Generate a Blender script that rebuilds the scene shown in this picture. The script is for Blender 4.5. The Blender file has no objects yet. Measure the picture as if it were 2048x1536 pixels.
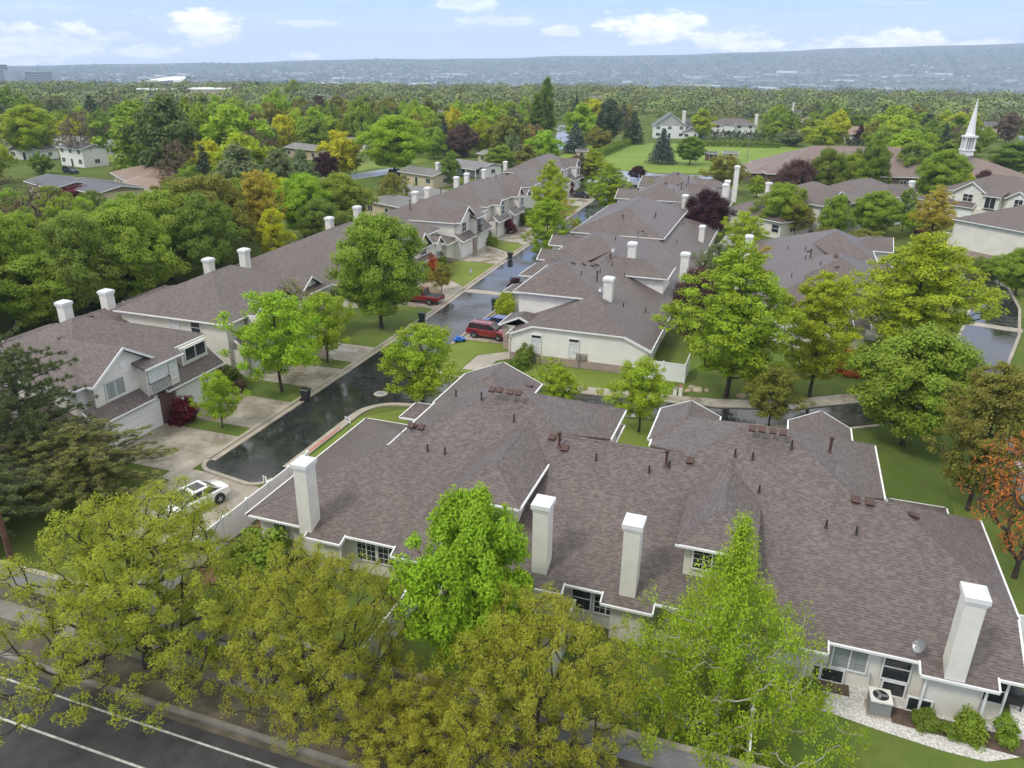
import bpy, math, random
import numpy as np
from mathutils import Vector, Matrix
R = math.radians
scene = bpy.context.scene
col = scene.collection
rng = np.random.default_rng(7)
random.seed(7)

# ---------------------------------------------------------------- camera (x: across the street, y: along it, z up, metres)
FOC, CW, CH, CAM_H = 1550.0, 2048.0, 1536.0, 27.0
PITCH, ROLL, YAW = R(22.3), R(0.6), R(19)
_f0 = Vector((0, math.cos(PITCH), -math.sin(PITCH)))
_r0 = Vector((1, 0, 0)); _u0 = _r0.cross(_f0)
_r1 = _r0 * math.cos(ROLL) + _u0 * math.sin(ROLL); _u1 = -_r0 * math.sin(ROLL) + _u0 * math.cos(ROLL)
_Y = Matrix.Rotation(YAW, 3, 'Z')
CAM = Vector((0, 0, CAM_H)); CF, CR, CU = _Y @ _f0, _Y @ _r1, _Y @ _u1
cam = bpy.data.cameras.new('camera'); camo = bpy.data.objects.new('camera', cam); col.objects.link(camo)
camo.matrix_world = Matrix.Translation(CAM) @ Matrix((CR, CU, -CF)).transposed().to_4x4()
cam.sensor_width = 36; cam.lens = 36 * FOC / CW; cam.clip_start = 0.5; cam.clip_end = 60000
scene.camera = camo

def G(px, py, z=0.0):            # where the line of sight through a photo point meets height z
    d = CF + CR * ((px - CW / 2) / FOC) - CU * ((py - CH / 2) / FOC)
    return CAM + d * ((z - CAM_H) / d.z)
def depth(p): return (Vector(p) - CAM).dot(CF)
def PR(p):
    v = Vector(p) - CAM; w = v.dot(CF)
    return CW / 2 + FOC * v.dot(CR) / w, CH / 2 - FOC * v.dot(CU) / w
def height_at(p, py):            # height above ground point p that shows at photo row py
    lo, hi = 0.0, 40.0
    for _ in range(30):
        m = (lo + hi) / 2
        if PR((p[0], p[1], m))[1] > py: lo = m
        else: hi = m
    return lo

# ---------------------------------------------------------------- light: bright veil of cloud overhead, blue with cumulus near the horizon
SUN_EL, SUN_AZ = R(52), R(215)   # azimuth clockwise from +y
sun = bpy.data.lights.new('sun', 'SUN'); sun.energy = 1.5; sun.angle = R(11); sun.color = (1, .95, .87)
suno = bpy.data.objects.new('sun', sun); col.objects.link(suno)
_sd = Vector((math.sin(SUN_AZ) * math.cos(SUN_EL), math.cos(SUN_AZ) * math.cos(SUN_EL), math.sin(SUN_EL)))
suno.rotation_euler = _sd.to_track_quat('Z', 'Y').to_euler(); suno.location = (0, -40, 120)
world = bpy.data.worlds.new('World'); scene.world = world; world.use_nodes = True
wt = world.node_tree; wt.nodes.clear()
class NT:
    def __init__(s, t): s.t = t
    def n(s, ty, **kw):
        nd = s.t.nodes.new(ty)
        ins = kw.pop('ins', {})
        for k, v in kw.items(): setattr(nd, k, v)
        for k, v in ins.items(): s.put(nd.inputs[k], v)
        return nd
    def put(s, sock, v):
        if isinstance(v, bpy.types.NodeSocket): s.t.links.new(v, sock)
        else: sock.default_value = v
    def m(s, op, a, b=0.0, c=0.0, clamp=False):
        nd = s.n('ShaderNodeMath', operation=op, use_clamp=clamp)
        s.put(nd.inputs[0], a); s.put(nd.inputs[1], b); s.put(nd.inputs[2], c); return nd.outputs[0]
    def mix(s, f, a, b, blend='MIX'):
        nd = s.n('ShaderNodeMix', data_type='RGBA', blend_type=blend)
        s.put(nd.inputs[0], f); s.put(nd.inputs[6], a); s.put(nd.inputs[7], b); return nd.outputs[2]
    def ss(s, v, lo, hi):        # smoothstep
        nd = s.n('ShaderNodeMapRange', interpolation_type='SMOOTHSTEP')
        s.put(nd.inputs[0], v); s.put(nd.inputs[1], lo); s.put(nd.inputs[2], hi); return nd.outputs[0]
    def noise(s, vec, scale, detail=3.0, rough=.5, out=0):
        nd = s.n('ShaderNodeTexNoise'); s.put(nd.inputs['Scale'], scale); s.put(nd.inputs['Detail'], detail); s.put(nd.inputs['Roughness'], rough)
        if vec is not None: s.put(nd.inputs['Vector'], vec)
        return nd.outputs[out]
def rgb(r, g, b): return (r, g, b, 1)
def srgb(r, g, b):
    f = lambda c: (c / 255 / 12.92) if c < 10 else ((c / 255 + .055) / 1.055) ** 2.4
    return (f(r), f(g), f(b), 1)
W = NT(wt)
tc = W.n('ShaderNodeTexCoord').outputs['Generated']
sky = W.n('ShaderNodeTexSky', sky_type='NISHITA', sun_disc=False, sun_elevation=SUN_EL, sun_rotation=SUN_AZ, air_density=1.0, dust_density=.6, ozone_density=1.2)
sep = W.n('ShaderNodeSeparateXYZ'); W.put(sep.inputs[0], tc)
X, Yc, Zc = sep.outputs
el = W.m('MULTIPLY', W.m('ARCSINE', Zc), 180 / math.pi)
az = W.m('MULTIPLY', W.m('ARCTAN2', X, Yc), 180 / math.pi)
azel = W.n('ShaderNodeCombineXYZ'); W.put(azel.inputs[0], az); W.put(azel.inputs[1], W.m('MULTIPLY', el, 2.6))
nz = W.noise(azel.outputs[0], .32, 6, .58)
nz2 = W.noise(azel.outputs[0], .95, 4, .6)
base = W.mix(W.ss(el, -.5, 6.5), rgb(8.6, 9.4, 12.4), rgb(2.4, 4.9, 11.6))
base = W.mix(.15, base, sky.outputs[0])
def sky_az_el(px, py):
    d = (CF + CR * ((px - CW / 2) / FOC) - CU * ((py - CH / 2) / FOC)).normalized()
    return math.degrees(math.atan2(d.x, d.y)), math.degrees(math.asin(d.z))
cmask = None
for (px, py, wx, wy, k) in ((405, 62, 100, 40, 1.0), (80, 92, 125, 44, .95), (292, 103, 66, 20, .95), (40, 124, 110, 26, .6), (1290, 62, 105, 44, .9), (1480, 86, 120, 30, .85),
                            (1770, 84, 130, 28, .9), (1950, 90, 80, 16, .6), (1130, 62, 50, 18, .55), (245, 76, 45, 14, .45), (612, 113, 40, 12, .8), (1370, 44, 70, 26, .6), (930, 12, 80, 26, .35), (610, 48, 90, 10, .3),
                            (1000, 45, 140, 16, .28), (1640, 100, 90, 14, .5)):
    a, e = sky_az_el(px, py); sx, sy = wx / 27.0, wy / 27.0
    dx = W.m('DIVIDE', W.m('SUBTRACT', az, a), sx); dy = W.m('DIVIDE', W.m('SUBTRACT', el, e), sy)
    flat = W.m('MULTIPLY', dy, W.m('ADD', 1.0, W.m('MULTIPLY', W.m('LESS_THAN', dy, 0.0), .55)))
    r = W.m('SQRT', W.m('ADD', W.m('MULTIPLY', dx, dx), W.m('MULTIPLY', flat, flat)))
    v = W.m('SUBTRACT', 1.0, r); v = W.m('ADD', v, W.m('MULTIPLY', W.m('SUBTRACT', nz, .5), 2.3)); v = W.m('ADD', v, W.m('MULTIPLY', W.m('SUBTRACT', nz2, .5), .7))
    v = W.m('MULTIPLY', W.ss(v, .12, .62), k)
    cmask = v if cmask is None else W.m('MAXIMUM', cmask, v)
ccol = W.mix(W.ss(nz2, .35, .62), rgb(12.5, 12.0, 12.6), rgb(16.5, 15.4, 14.6))
base = W.mix(cmask, base, ccol)
wisp = W.n('ShaderNodeCombineXYZ'); W.put(wisp.inputs[0], W.m('MULTIPLY', az, .35)); W.put(wisp.inputs[1], W.m('MULTIPLY', el, 3.0))
base = W.mix(W.m('MULTIPLY', W.ss(W.noise(wisp.outputs[0], .5, 5, .6), .5, .8), .3), base, rgb(11, 11.8, 13))
deck = W.mix(W.noise(tc, 2.2, 4, .6), rgb(8.2, 8.4, 8.7), rgb(10.4, 10.3, 10.1))
base = W.mix(W.ss(el, 9, 20), base, deck)
bg = W.n('ShaderNodeBackground'); W.put(bg.inputs[0], base); bg.inputs[1].default_value = .1
wo = W.n('ShaderNodeOutputWorld'); wt.links.new(bg.outputs[0], wo.inputs[0])
vs = scene.view_settings; vs.view_transform = 'Standard'; vs.look = 'None'; vs.gamma = 1; vs.exposure = 0.42; vs.use_curve_mapping = False
scene.cycles.use_denoising = True
scene.cycles.max_bounces = 6; scene.cycles.diffuse_bounces = 4; scene.cycles.glossy_bounces = 2; scene.cycles.transmission_bounces = 4
scene.cycles.transparent_max_bounces = 4; scene.cycles.volume_bounces = 2
scene.cycles.sample_clamp_indirect = 6
# ---------------------------------------------------------------- object helpers
def tag(o, label=None, cat=None, group=None, kind=None):
    if label: o['label'] = label
    if cat: o['category'] = cat
    if group: o['group'] = group
    if kind: o['kind'] = kind
    return o
def empty(name, loc=(0, 0, 0), rz=0.0):
    o = bpy.data.objects.new(name, None); col.objects.link(o); o.location = loc; o.rotation_euler = (0, 0, rz); o.empty_display_size = .5
    return o
def link_mesh(name, me, parent=None, loc=None):
    o = bpy.data.objects.new(name, me); col.objects.link(o)
    if parent is not None: o.parent = parent
    if loc is not None: o.location = loc
    return o
def V3(p): return Vector((p[0], p[1], p[2] if len(p) > 2 else 0.0))
class MB:
    """collects polygons; build() links them as one mesh object"""
    def __init__(s): s.v = []; s.f = []; s.uv = []; s.mi = []; s.cur = 0
    def poly(s, pts, uvs=None):
        i = len(s.v); pts = [V3(p) for p in pts]; s.v += [tuple(p) for p in pts]; s.f.append(tuple(range(i, i + len(pts))))
        if uvs is None: uvs = s.auto_uv(pts)
        s.uv += uvs; s.mi.append(s.cur)
    @staticmethod
    def normal(pts):
        n = Vector((0, 0, 0))
        for i in range(len(pts)):
            a, b = pts[i], pts[(i + 1) % len(pts)]; n += a.cross(b)
        return n.normalized() if n.length > 1e-9 else Vector((0, 0, 1))
    def auto_uv(s, pts):
        n = s.normal(pts); h = Vector((0, 0, 1)).cross(n)
        h = h.normalized() if h.length > 1e-3 else Vector((1, 0, 0)); t = n.cross(h)
        return [(p.dot(h), p.dot(t)) for p in pts]
    def box(s, x0, x1, y0, y1, z0, z1):
        p = [(x0, y0, z0), (x1, y0, z0), (x1, y1, z0), (x0, y1, z0), (x0, y0, z1), (x1, y0, z1), (x1, y1, z1), (x0, y1, z1)]
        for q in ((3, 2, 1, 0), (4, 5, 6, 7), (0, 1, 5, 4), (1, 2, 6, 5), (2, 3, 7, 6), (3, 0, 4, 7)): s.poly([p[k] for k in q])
    def prism(s, pts, z0, z1):
        pts = [(p[0], p[1]) for p in pts]
        a = sum(pts[i][0] * pts[(i + 1) % len(pts)][1] - pts[(i + 1) % len(pts)][0] * pts[i][1] for i in range(len(pts)))
        if a < 0: pts = pts[::-1]
        s.poly([(x, y, z1) for x, y in pts]); s.poly([(x, y, z0) for x, y in pts[::-1]])
        for i in range(len(pts)):
            a, b = pts[i], pts[(i + 1) % len(pts)]; s.poly([(*a, z0), (*b, z0), (*b, z1), (*a, z1)])
    def bar(s, a, b, w, h=None, up=Vector((0, 0, 1))):
        a, b = V3(a), V3(b); h = w if h is None else h; d = (b - a).normalized()
        sd = d.cross(up); sd = sd.normalized() if sd.length > 1e-4 else Vector((1, 0, 0)); u = sd.cross(d)
        c = [(-1, -1), (1, -1), (1, 1), (-1, 1)]
        A = [a + sd * (w / 2 * i) + u * (h / 2 * j) for i, j in c]; B = [b + sd * (w / 2 * i) + u * (h / 2 * j) for i, j in c]
        s.poly(A); s.poly(B[::-1])
        for i in range(4): s.poly([A[(i + 1) % 4], A[i], B[i], B[(i + 1) % 4]])
    def ring(s, prof, n=12, c=(0, 0, 0), axis='z', cap=True):
        rings = []
        for r, z in prof:
            rr = []
            for k in range(n):
                t = 2 * math.pi * k / n; x, y = r * math.cos(t), r * math.sin(t)
                q = (x, y, z) if axis == 'z' else ((x, z, y) if axis == 'y' else (z, x, y))
                rr.append(V3(c) + Vector(q))
            rings.append(rr)
        for a, b in zip(rings, rings[1:]):
            for k in range(n): s.poly([a[k], a[(k + 1) % n], b[(k + 1) % n], b[k]])
        if cap: s.poly(rings[0][::-1]); s.poly(rings[-1])
    def tube(s, pts, r, n=6):
        for a, b in zip(pts, pts[1:]):
            a, b = V3(a), V3(b); d = (b - a).normalized(); q = d.to_track_quat('Z', 'Y')
            A = [a + q @ Vector((r * math.cos(6.2832 * k / n), r * math.sin(6.2832 * k / n), 0)) for k in range(n)]
            B = [p + (b - a) for p in A]
            for k in range(n): s.poly([A[k], A[(k + 1) % n], B[(k + 1) % n], B[k]])
            s.poly(A[::-1]); s.poly(B)
    def mesh(s, name, mats):
        me = bpy.data.meshes.new(name); me.from_pydata(s.v, [], s.f)
        uvl = me.uv_layers.new(name='UVMap'); uvl.data.foreach_set('uv', np.array(s.uv, 'f').ravel())
        for m in (mats if isinstance(mats, (list, tuple)) else [mats]): me.materials.append(m)
        if any(s.mi): me.polygons.foreach_set('material_index', s.mi)
        me.update(); return me
    def build(s, name, mats, parent=None, loc=None, smooth=False, weld=False):
        if not s.f: return None
        me = s.mesh(name, mats)
        if weld:
            import bmesh
            b = bmesh.new(); b.from_mesh(me); bmesh.ops.remove_doubles(b, verts=b.verts, dist=.001); bmesh.ops.recalc_face_normals(b, faces=b.faces); b.to_mesh(me); b.free()
        if smooth: me.polygons.foreach_set('use_smooth', [True] * len(me.polygons))
        return link_mesh(name, me, parent, loc)

# ---------------------------------------------------------------- materials
def mat(name):
    m = bpy.data.materials.new(name); m.use_nodes = True; t = m.node_tree
    b = t.nodes['Principled BSDF']; return m, NT(t), b
def simple(name, c, rough=.6, metal=0.0, spec=.5, var=0.0, scale=3.0, bump=0.0):
    m, t, b = mat(name); b.inputs['Roughness'].default_value = rough; b.inputs['Metallic'].default_value = metal; b.inputs['Specular IOR Level'].default_value = spec
    if var:
        co = t.n('ShaderNodeTexCoord').outputs['Object']
        nz = t.noise(co, scale, 5, .6)
        c0 = tuple(x * (1 - var) for x in c[:3]) + (1,); c1 = tuple(min(1, x * (1 + var)) for x in c[:3]) + (1,)
        t.put(b.inputs['Base Color'], t.mix(t.ss(nz, .3, .7), c0, c1))
        if bump:
            bp = t.n('ShaderNodeBump', ins={'Strength': bump, 'Distance': .02}); t.put(bp.inputs['Height'], t.noise(co, scale * 14, 3)); t.put(b.inputs['Normal'], bp.outputs[0])
    else: b.inputs['Base Color'].default_value = c
    return m
def shingle(name, c, dark, light, gloss=.5):
    m, t, b = mat(name)
    uv = t.n('ShaderNodeUVMap').outputs[0]
    sx = t.n('ShaderNodeSeparateXYZ'); t.put(sx.inputs[0], uv); U_, V_ = sx.outputs[0], sx.outputs[1]
    row = t.m('DIVIDE', V_, .155); fl = t.m('FLOOR', row); fr = t.m('FRACT', row)
    def vec(x, y): c_ = t.n('ShaderNodeCombineXYZ'); t.put(c_.inputs[0], x); t.put(c_.inputs[1], y); return c_.outputs[0]
    tab = t.noise(vec(t.m('MULTIPLY', U_, 3.3), t.m('MULTIPLY', fl, 5.37)), 1.0, 1.0)      # tone of each tab along its course
    lip = t.m('MULTIPLY', t.m('LESS_THAN', fr, .3), t.ss(t.noise(vec(t.m('MULTIPLY', U_, 2.6), t.m('MULTIPLY', fl, 8.11)), 1.0, 1.0), .44, .52))   # shadow line under the raised tabs
    n1 = t.noise(uv, 9.0, 3, .7); big = t.noise(uv, .16, 5, .62); streak = t.noise(vec(t.m('MULTIPLY', U_, .9), t.m('MULTIPLY', V_, .12)), 1.0, 4, .6)
    colr = t.mix(t.ss(tab, .36, .64), dark, light); colr = t.mix(.5, colr, c); colr = t.mix(t.m('MULTIPLY', lip, .62), colr, tuple(x * .42 for x in dark[:3]) + (1,))
    hs = t.n('ShaderNodeHueSaturation'); t.put(hs.inputs['Color'], colr); t.put(hs.inputs['Value'], t.m('ADD', .5, t.m('ADD', t.m('MULTIPLY', big, .5), t.m('ADD', t.m('MULTIPLY', n1, .22), t.m('MULTIPLY', streak, .28)))))
    t.put(b.inputs['Base Color'], hs.outputs[0])
    b.inputs['Roughness'].default_value = gloss; b.inputs['Specular IOR Level'].default_value = .5
    bp = t.n('ShaderNodeBump', ins={'Strength': .5, 'Distance': .015}); t.put(bp.inputs['Height'], t.m('ADD', lip, t.m('MULTIPLY', n1, -.8))); bp.invert = True
    t.put(b.inputs['Normal'], bp.outputs[0])
    return m
def masonry(name, c1, c2, mortar, w, h, ms=.012):
    m, t, b = mat(name); uv = t.n('ShaderNodeUVMap').outputs[0]
    br = t.n('ShaderNodeTexBrick'); t.put(br.inputs['Vector'], uv); br.inputs['Scale'].default_value = 1; br.inputs['Brick Width'].default_value = w; br.inputs['Row Height'].default_value = h
    br.inputs['Mortar Size'].default_value = ms; br.inputs['Color1'].default_value = c1; br.inputs['Color2'].default_value = c2; br.inputs['Mortar'].default_value = mortar
    t.put(b.inputs['Base Color'], t.mix(.3, br.outputs[0], t.mix(t.noise(uv, 2.5, 4), c1, c2))); b.inputs['Roughness'].default_value = .75
    bp = t.n('ShaderNodeBump', ins={'Strength': .6, 'Distance': .02}); t.put(bp.inputs['Height'], br.outputs['Fac']); bp.invert = True; t.put(b.inputs['Normal'], bp.outputs[0])
    return m
M = {}
M['shingle'] = shingle('shingle_brown', rgb(.134, .106, .098), rgb(.078, .060, .056), rgb(.163, .133, .122))
M['shingle_dark'] = shingle('shingle_charcoal', rgb(.085, .086, .095), rgb(.06, .06, .068), rgb(.12, .12, .13))
M['shingle_tan'] = shingle('shingle_tan', rgb(.26, .18, .13), rgb(.2, .135, .1), rgb(.32, .23, .17))
M['shingle_grey'] = shingle('shingle_grey', rgb(.17, .165, .165), rgb(.13, .125, .125), rgb(.21, .205, .2))
M['shingle_church'] = shingle('shingle_church', rgb(.2, .145, .125), rgb(.16, .11, .098), rgb(.235, .175, .155), .6)
M['stucco'] = simple('stucco_cream', rgb(.68, .655, .60), .85, var=.06, scale=.8, bump=.25)
M['stucco_light'] = simple('stucco_pale', rgb(.74, .725, .69), .85, var=.05, scale=.8, bump=.2)
M['trim'] = simple('white_trim', rgb(.74, .75, .75), .5, var=.05, scale=1.2)
M['vinyl'] = simple('white_vinyl', rgb(.80, .81, .82), .4, var=.03, scale=1.5)
M['flue'] = simple('chimney_stucco', rgb(.70, .685, .64), .85, var=.06, scale=1.2, bump=.2)
M['siding_peach'] = simple('siding_peach', rgb(.62, .32, .18), .8, var=.06)
M['siding_tan'] = simple('siding_tan', rgb(.52, .44, .31), .8, var=.06)
M['siding_white'] = simple('siding_white', rgb(.74, .74, .72), .7, var=.04)
M['brick_pale'] = masonry('stone_veneer', rgb(.40, .30, .26), rgb(.30, .22, .2), rgb(.42, .38, .34), .5, .2, .02)
M['brick_red'] = masonry('brick_red', rgb(.15, .06, .045), rgb(.1, .045, .036), rgb(.2, .15, .13), .2, .07)
M['block'] = masonry('grey_block', rgb(.36, .35, .32), rgb(.30, .29, .27), rgb(.27, .26, .25), .4, .2)
M['glass'] = simple('window_glass', rgb(.025, .03, .035), .06, spec=.6)
M['blind'] = simple('window_blind', rgb(.62, .64, .65), .25, var=.12, scale=6)
M['shutter_pane'] = masonry('plantation_shutter', rgb(.42, .45, .43), rgb(.34, .38, .36), rgb(.05, .06, .06), 3.0, .085, .02)
M['door_white'] = simple('garage_door_white', rgb(.80, .81, .81), .4)
M['dark_metal'] = simple('dark_metal', rgb(.02, .02, .022), .5)
M['vent_brown'] = simple('vent_brown', rgb(.075, .035, .028), .5, var=.2, scale=5)
M['vent_black'] = simple('vent_black', rgb(.02, .018, .018), .55)
M['grey_metal'] = simple('grey_metal', rgb(.33, .34, .35), .4, metal=.5)
M['concrete'], t, b = mat('concrete_wet')
co = t.n('ShaderNodeTexCoord').outputs['Object']
n1, n2 = t.noise(co, .35, 5, .6), t.noise(co, 2.3, 5, .65)
c = t.mix(t.ss(n1, .38, .62), rgb(.27, .235, .18), rgb(.42, .385, .32)); c = t.mix(t.m('MULTIPLY', t.ss(n2, .4, .7), .45), c, rgb(.2, .165, .115))
t.put(b.inputs['Base Color'], c); t.put(b.inputs['Roughness'], t.m('ADD', .12, t.m('MULTIPLY', t.ss(n1, .42, .56), .45)))
M['kerb'] = simple('kerb_concrete', rgb(.36, .32, .26), .55, var=.18, scale=.7)
M['kerb_red'] = simple('kerb_red_paint', rgb(.45, .13, .1), .55, var=.15, scale=1.5)
def asphalt(name, c0, c1, wet):
    m, t, b = mat(name); co = t.n('ShaderNodeTexCoord').outputs['Object']
    n1, n2, n3 = t.noise(co, .16, 6, .62), t.noise(co, 1.3, 5, .6), t.noise(co, 45, 2)
    c = t.mix(t.ss(n2, .3, .7), c0, c1); c = t.mix(t.m('MULTIPLY', t.ss(n3, .55, .75), .25), c, rgb(.14, .14, .14))
    vo = t.n('ShaderNodeTexVoronoi', feature='DISTANCE_TO_EDGE', ins={'Scale': .55}); 
    wv = t.n('ShaderNodeVectorMath', operation='ADD'); t.put(wv.inputs[0], co); t.put(wv.inputs[1], t.noise(co, 1.1, 3, .6, out=1)); t.put(vo.inputs['Vector'], wv.outputs[0])
    crack = t.m('MULTIPLY', t.m('LESS_THAN', vo.outputs['Distance'], .016 if wet else .0), t.ss(t.noise(co, .25, 2), .5, .6))
    c = t.mix(t.m('MULTIPLY', crack, .7), c, rgb(.012, .012, .013)); t.put(b.inputs['Base Color'], c)
    if wet:
        t.put(b.inputs['Roughness'], t.m('ADD', .07, t.m('MULTIPLY', t.ss(t.m('ADD', n1, t.m('MULTIPLY', t.m('SUBTRACT', n2, .5), .35)), .42, .66), .30)))
        b.inputs['Specular IOR Level'].default_value = .62
    else: b.inputs['Roughness'].default_value = .62; b.inputs['Specular IOR Level'].default_value = .3
    bp = t.n('ShaderNodeBump', ins={'Strength': .05 if wet else .25, 'Distance': .01}); t.put(bp.inputs['Height'], t.noise(co, 18 if wet else 40, 3)); t.put(b.inputs['Normal'], bp.outputs[0])
    return m
M['asphalt_wet'] = asphalt('asphalt_wet', rgb(.016, .017, .019), rgb(.032, .033, .036), True)
M['asphalt'] = asphalt('asphalt_damp', rgb(.038, .036, .037), rgb(.062, .058, .058), False)
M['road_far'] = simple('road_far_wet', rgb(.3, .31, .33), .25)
def grassy(name, a, b_, c_, s=1.0):
    m, t, b = mat(name); co = t.n('ShaderNodeTexCoord').outputs['Object']
    c = t.mix(t.ss(t.noise(co, .18 * s, 5, .6), .35, .65), a, b_); c = t.mix(t.m('MULTIPLY', t.ss(t.noise(co, 1.6 * s, 4, .7), .5, .72), .6), c, c_)
    f = t.noise(co, 22, 3, .7); hs = t.n('ShaderNodeHueSaturation'); t.put(hs.inputs['Color'], t.mix(t.m('MULTIPLY', t.ss(t.noise(co, .45 * s, 4, .65), .52, .7), .5), c, c_)); t.put(hs.inputs['Value'], t.m('ADD', .5, t.m('ADD', t.m('MULTIPLY', f, .7), t.m('MULTIPLY', t.noise(co, 2.6, 4, .7), .32))))
    t.put(b.inputs['Base Color'], hs.outputs[0]); b.inputs['Roughness'].default_value = .8; b.inputs['Specular IOR Level'].default_value = .2
    bp = t.n('ShaderNodeBump', ins={'Strength': .6, 'Distance': .04}); t.put(bp.inputs['Height'], f); t.put(b.inputs['Normal'], bp.outputs[0])
    return m
M['lawn'] = grassy('lawn_grass', rgb(.135, .19, .03), rgb(.17, .225, .035), rgb(.20, .19, .06))
M['lawn_deep'] = grassy('lawn_grass_deep', rgb(.09, .14, .025), rgb(.12, .17, .03), rgb(.15, .155, .045))
M['lawn_bright'] = grassy('lawn_field', rgb(.145, .225, .03), rgb(.18, .265, .036), rgb(.22, .24, .06), .25)
M['dirt'] = simple('bark_mulch', rgb(.10, .07, .05), .9, var=.35, scale=1.2, bump=.5)
M['verge'] = simple('verge_dirt', rgb(.105, .09, .062), .9, var=.4, scale=.8, bump=.5)
M['path'] = simple('old_pavement', rgb(.2, .185, .16), .6, var=.2, scale=1.0)
M['brick_brown'] = masonry('brick_brown', rgb(.13, .085, .06), rgb(.1, .065, .048), rgb(.16, .13, .11), .2, .07)
M['paver'] = masonry('red_paver', rgb(.32, .15, .10), rgb(.25, .12, .085), rgb(.16, .1, .08), .22, .11)
M['gravel'] = simple('white_gravel', rgb(.62, .6, .57), .8, var=.35, scale=9, bump=.8)
M['bark'] = simple('bark', rgb(.055, .042, .033), .9, var=.3, scale=5, bump=.6)
M['bark_pale'] = simple('bark_pale', rgb(.34, .31, .26), .85, var=.25, scale=5)
M['wood_pole'] = simple('pole_wood', rgb(.12, .06, .038), .85, var=.25, scale=3)
M['rubber'] = simple('tyre_rubber', rgb(.015, .015, .016), .8)
M['rim'] = simple('alloy_rim', rgb(.5, .51, .52), .3, metal=.7)
M['bin'] = simple('bin_plastic', rgb(.016, .018, .02), .45)
M['bin_green'] = simple('bin_green_plastic', rgb(.018, .045, .034), .45)
M['blue_plastic'] = simple('blue_plastic', rgb(.02, .14, .55), .4)
M['red_paint'] = simple('red_paint', rgb(.5, .03, .025), .4)
M['boulder'] = simple('boulder_stone', rgb(.42, .35, .26), .85, var=.2, scale=2, bump=.5)
M['light_red'] = simple('tail_light', rgb(.4, .012, .012), .2)
M['light_clear'] = simple('head_light', rgb(.7, .72, .74), .12)
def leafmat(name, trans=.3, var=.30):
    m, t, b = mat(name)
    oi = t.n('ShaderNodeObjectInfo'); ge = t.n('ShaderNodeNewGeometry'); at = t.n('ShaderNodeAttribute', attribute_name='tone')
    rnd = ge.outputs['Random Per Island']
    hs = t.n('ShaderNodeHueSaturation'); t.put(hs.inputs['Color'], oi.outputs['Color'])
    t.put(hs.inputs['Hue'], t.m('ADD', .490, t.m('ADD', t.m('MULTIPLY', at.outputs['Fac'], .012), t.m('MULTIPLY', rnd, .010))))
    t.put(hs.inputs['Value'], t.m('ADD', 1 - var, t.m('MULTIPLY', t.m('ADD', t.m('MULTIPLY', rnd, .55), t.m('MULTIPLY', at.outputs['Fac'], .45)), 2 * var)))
    t.put(b.inputs['Base Color'], hs.outputs[0]); b.inputs['Roughness'].default_value = .55; b.inputs['Specular IOR Level'].default_value = .25
    tr = t.n('ShaderNodeBsdfTranslucent'); t.put(tr.inputs[0], hs.outputs[0])
    mx = t.n('ShaderNodeMixShader'); mx.inputs[0].default_value = trans
    out = t.t.nodes['Material Output']; t.t.links.new(b.outputs[0], mx.inputs[1]); t.t.links.new(tr.outputs[0], mx.inputs[2]); t.t.links.new(mx.outputs[0], out.inputs[0])
    return m
M['leaf'] = leafmat('leaf', .42)
M['needle'] = leafmat('needle', .12, .4)
def paint(name, c):
    m, t, b = mat(name); b.inputs['Base Color'].default_value = c; b.inputs['Roughness'].default_value = .25; b.inputs['Coat Weight'].default_value = .8; b.inputs['Coat Roughness'].default_value = .05; b.inputs['Metallic'].default_value = .15
    return m
# ---------------------------------------------------------------- terrain: a flat bench, then the valley floor and the far foothills
def ridge(a):                    # height of the far skyline by azimuth
    t = min(1.08, (a - R(-54)) / R(70))
    z = -45 + 440 * max(0, t) ** 1.15 + 10 * math.sin(a * 9) + 7 * math.sin(a * 23 + 1) + 4 * math.sin(a * 61)
    return 27 + (z - 27) * .615
def terrain_z(r, a):
    def s(x): x = min(1, max(0, x)); return x * x * (3 - 2 * x)
    z = -62 * s((r - 760) / 900)
    k = s((r - 4400) / 3600)
    return z + k * (ridge(a) - z) * 1 + (12 * math.sin(a * 37 + r * .0011) * math.sin(r * .0007 + a * 5) * s((r - 2500) / 4000) * (1 - .75 * k))
rs = [0, 15, 40, 80, 140, 220, 330, 460, 600, 760, 860, 960, 1080, 1220, 1400, 1650, 1900, 2300, 2800, 3400, 4100, 5000, 5500, 6000, 6500, 7000, 7400, 7700, 8000, 8900]
an = [R(-19 - 48 + i * .8) for i in range(121)] + [R(-19 + 48 + 12 * i) for i in range(1, 22)]
tv, tf = [], []
for r in rs:
    for a in an: tv.append((r * math.sin(a), r * math.cos(a), terrain_z(r, a)))
n = len(an)
for i in range(len(rs) - 1):
    for j in range(n):
        j2 = (j + 1) % n; tf.append((i * n + j, i * n + j2, (i + 1) * n + j2, (i + 1) * n + j))
me = bpy.data.meshes.new('terrain'); me.from_pydata(tv, [], tf); me.polygons.foreach_set('use_smooth', [True] * len(tf))
gm, t, b = mat('terrain'); co = t.n('ShaderNodeTexCoord').outputs['Object']
vl = t.n('ShaderNodeVectorMath', operation='LENGTH'); t.put(vl.inputs[0], co); dist = vl.outputs['Value']
near = t.mix(t.ss(t.noise(co, .12, 5, .6), .35, .65), rgb(.08, .125, .025), rgb(.125, .16, .035)); near = t.mix(t.m('MULTIPLY', t.ss(t.noise(co, .9, 4, .7), .5, .72), .6), near, rgb(.10, .085, .045))
hs = t.n('ShaderNodeHueSaturation'); t.put(hs.inputs['Color'], near); t.put(hs.inputs['Value'], t.m('ADD', .6, t.m('MULTIPLY', t.noise(co, 18, 3, .7), .8)))
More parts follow.
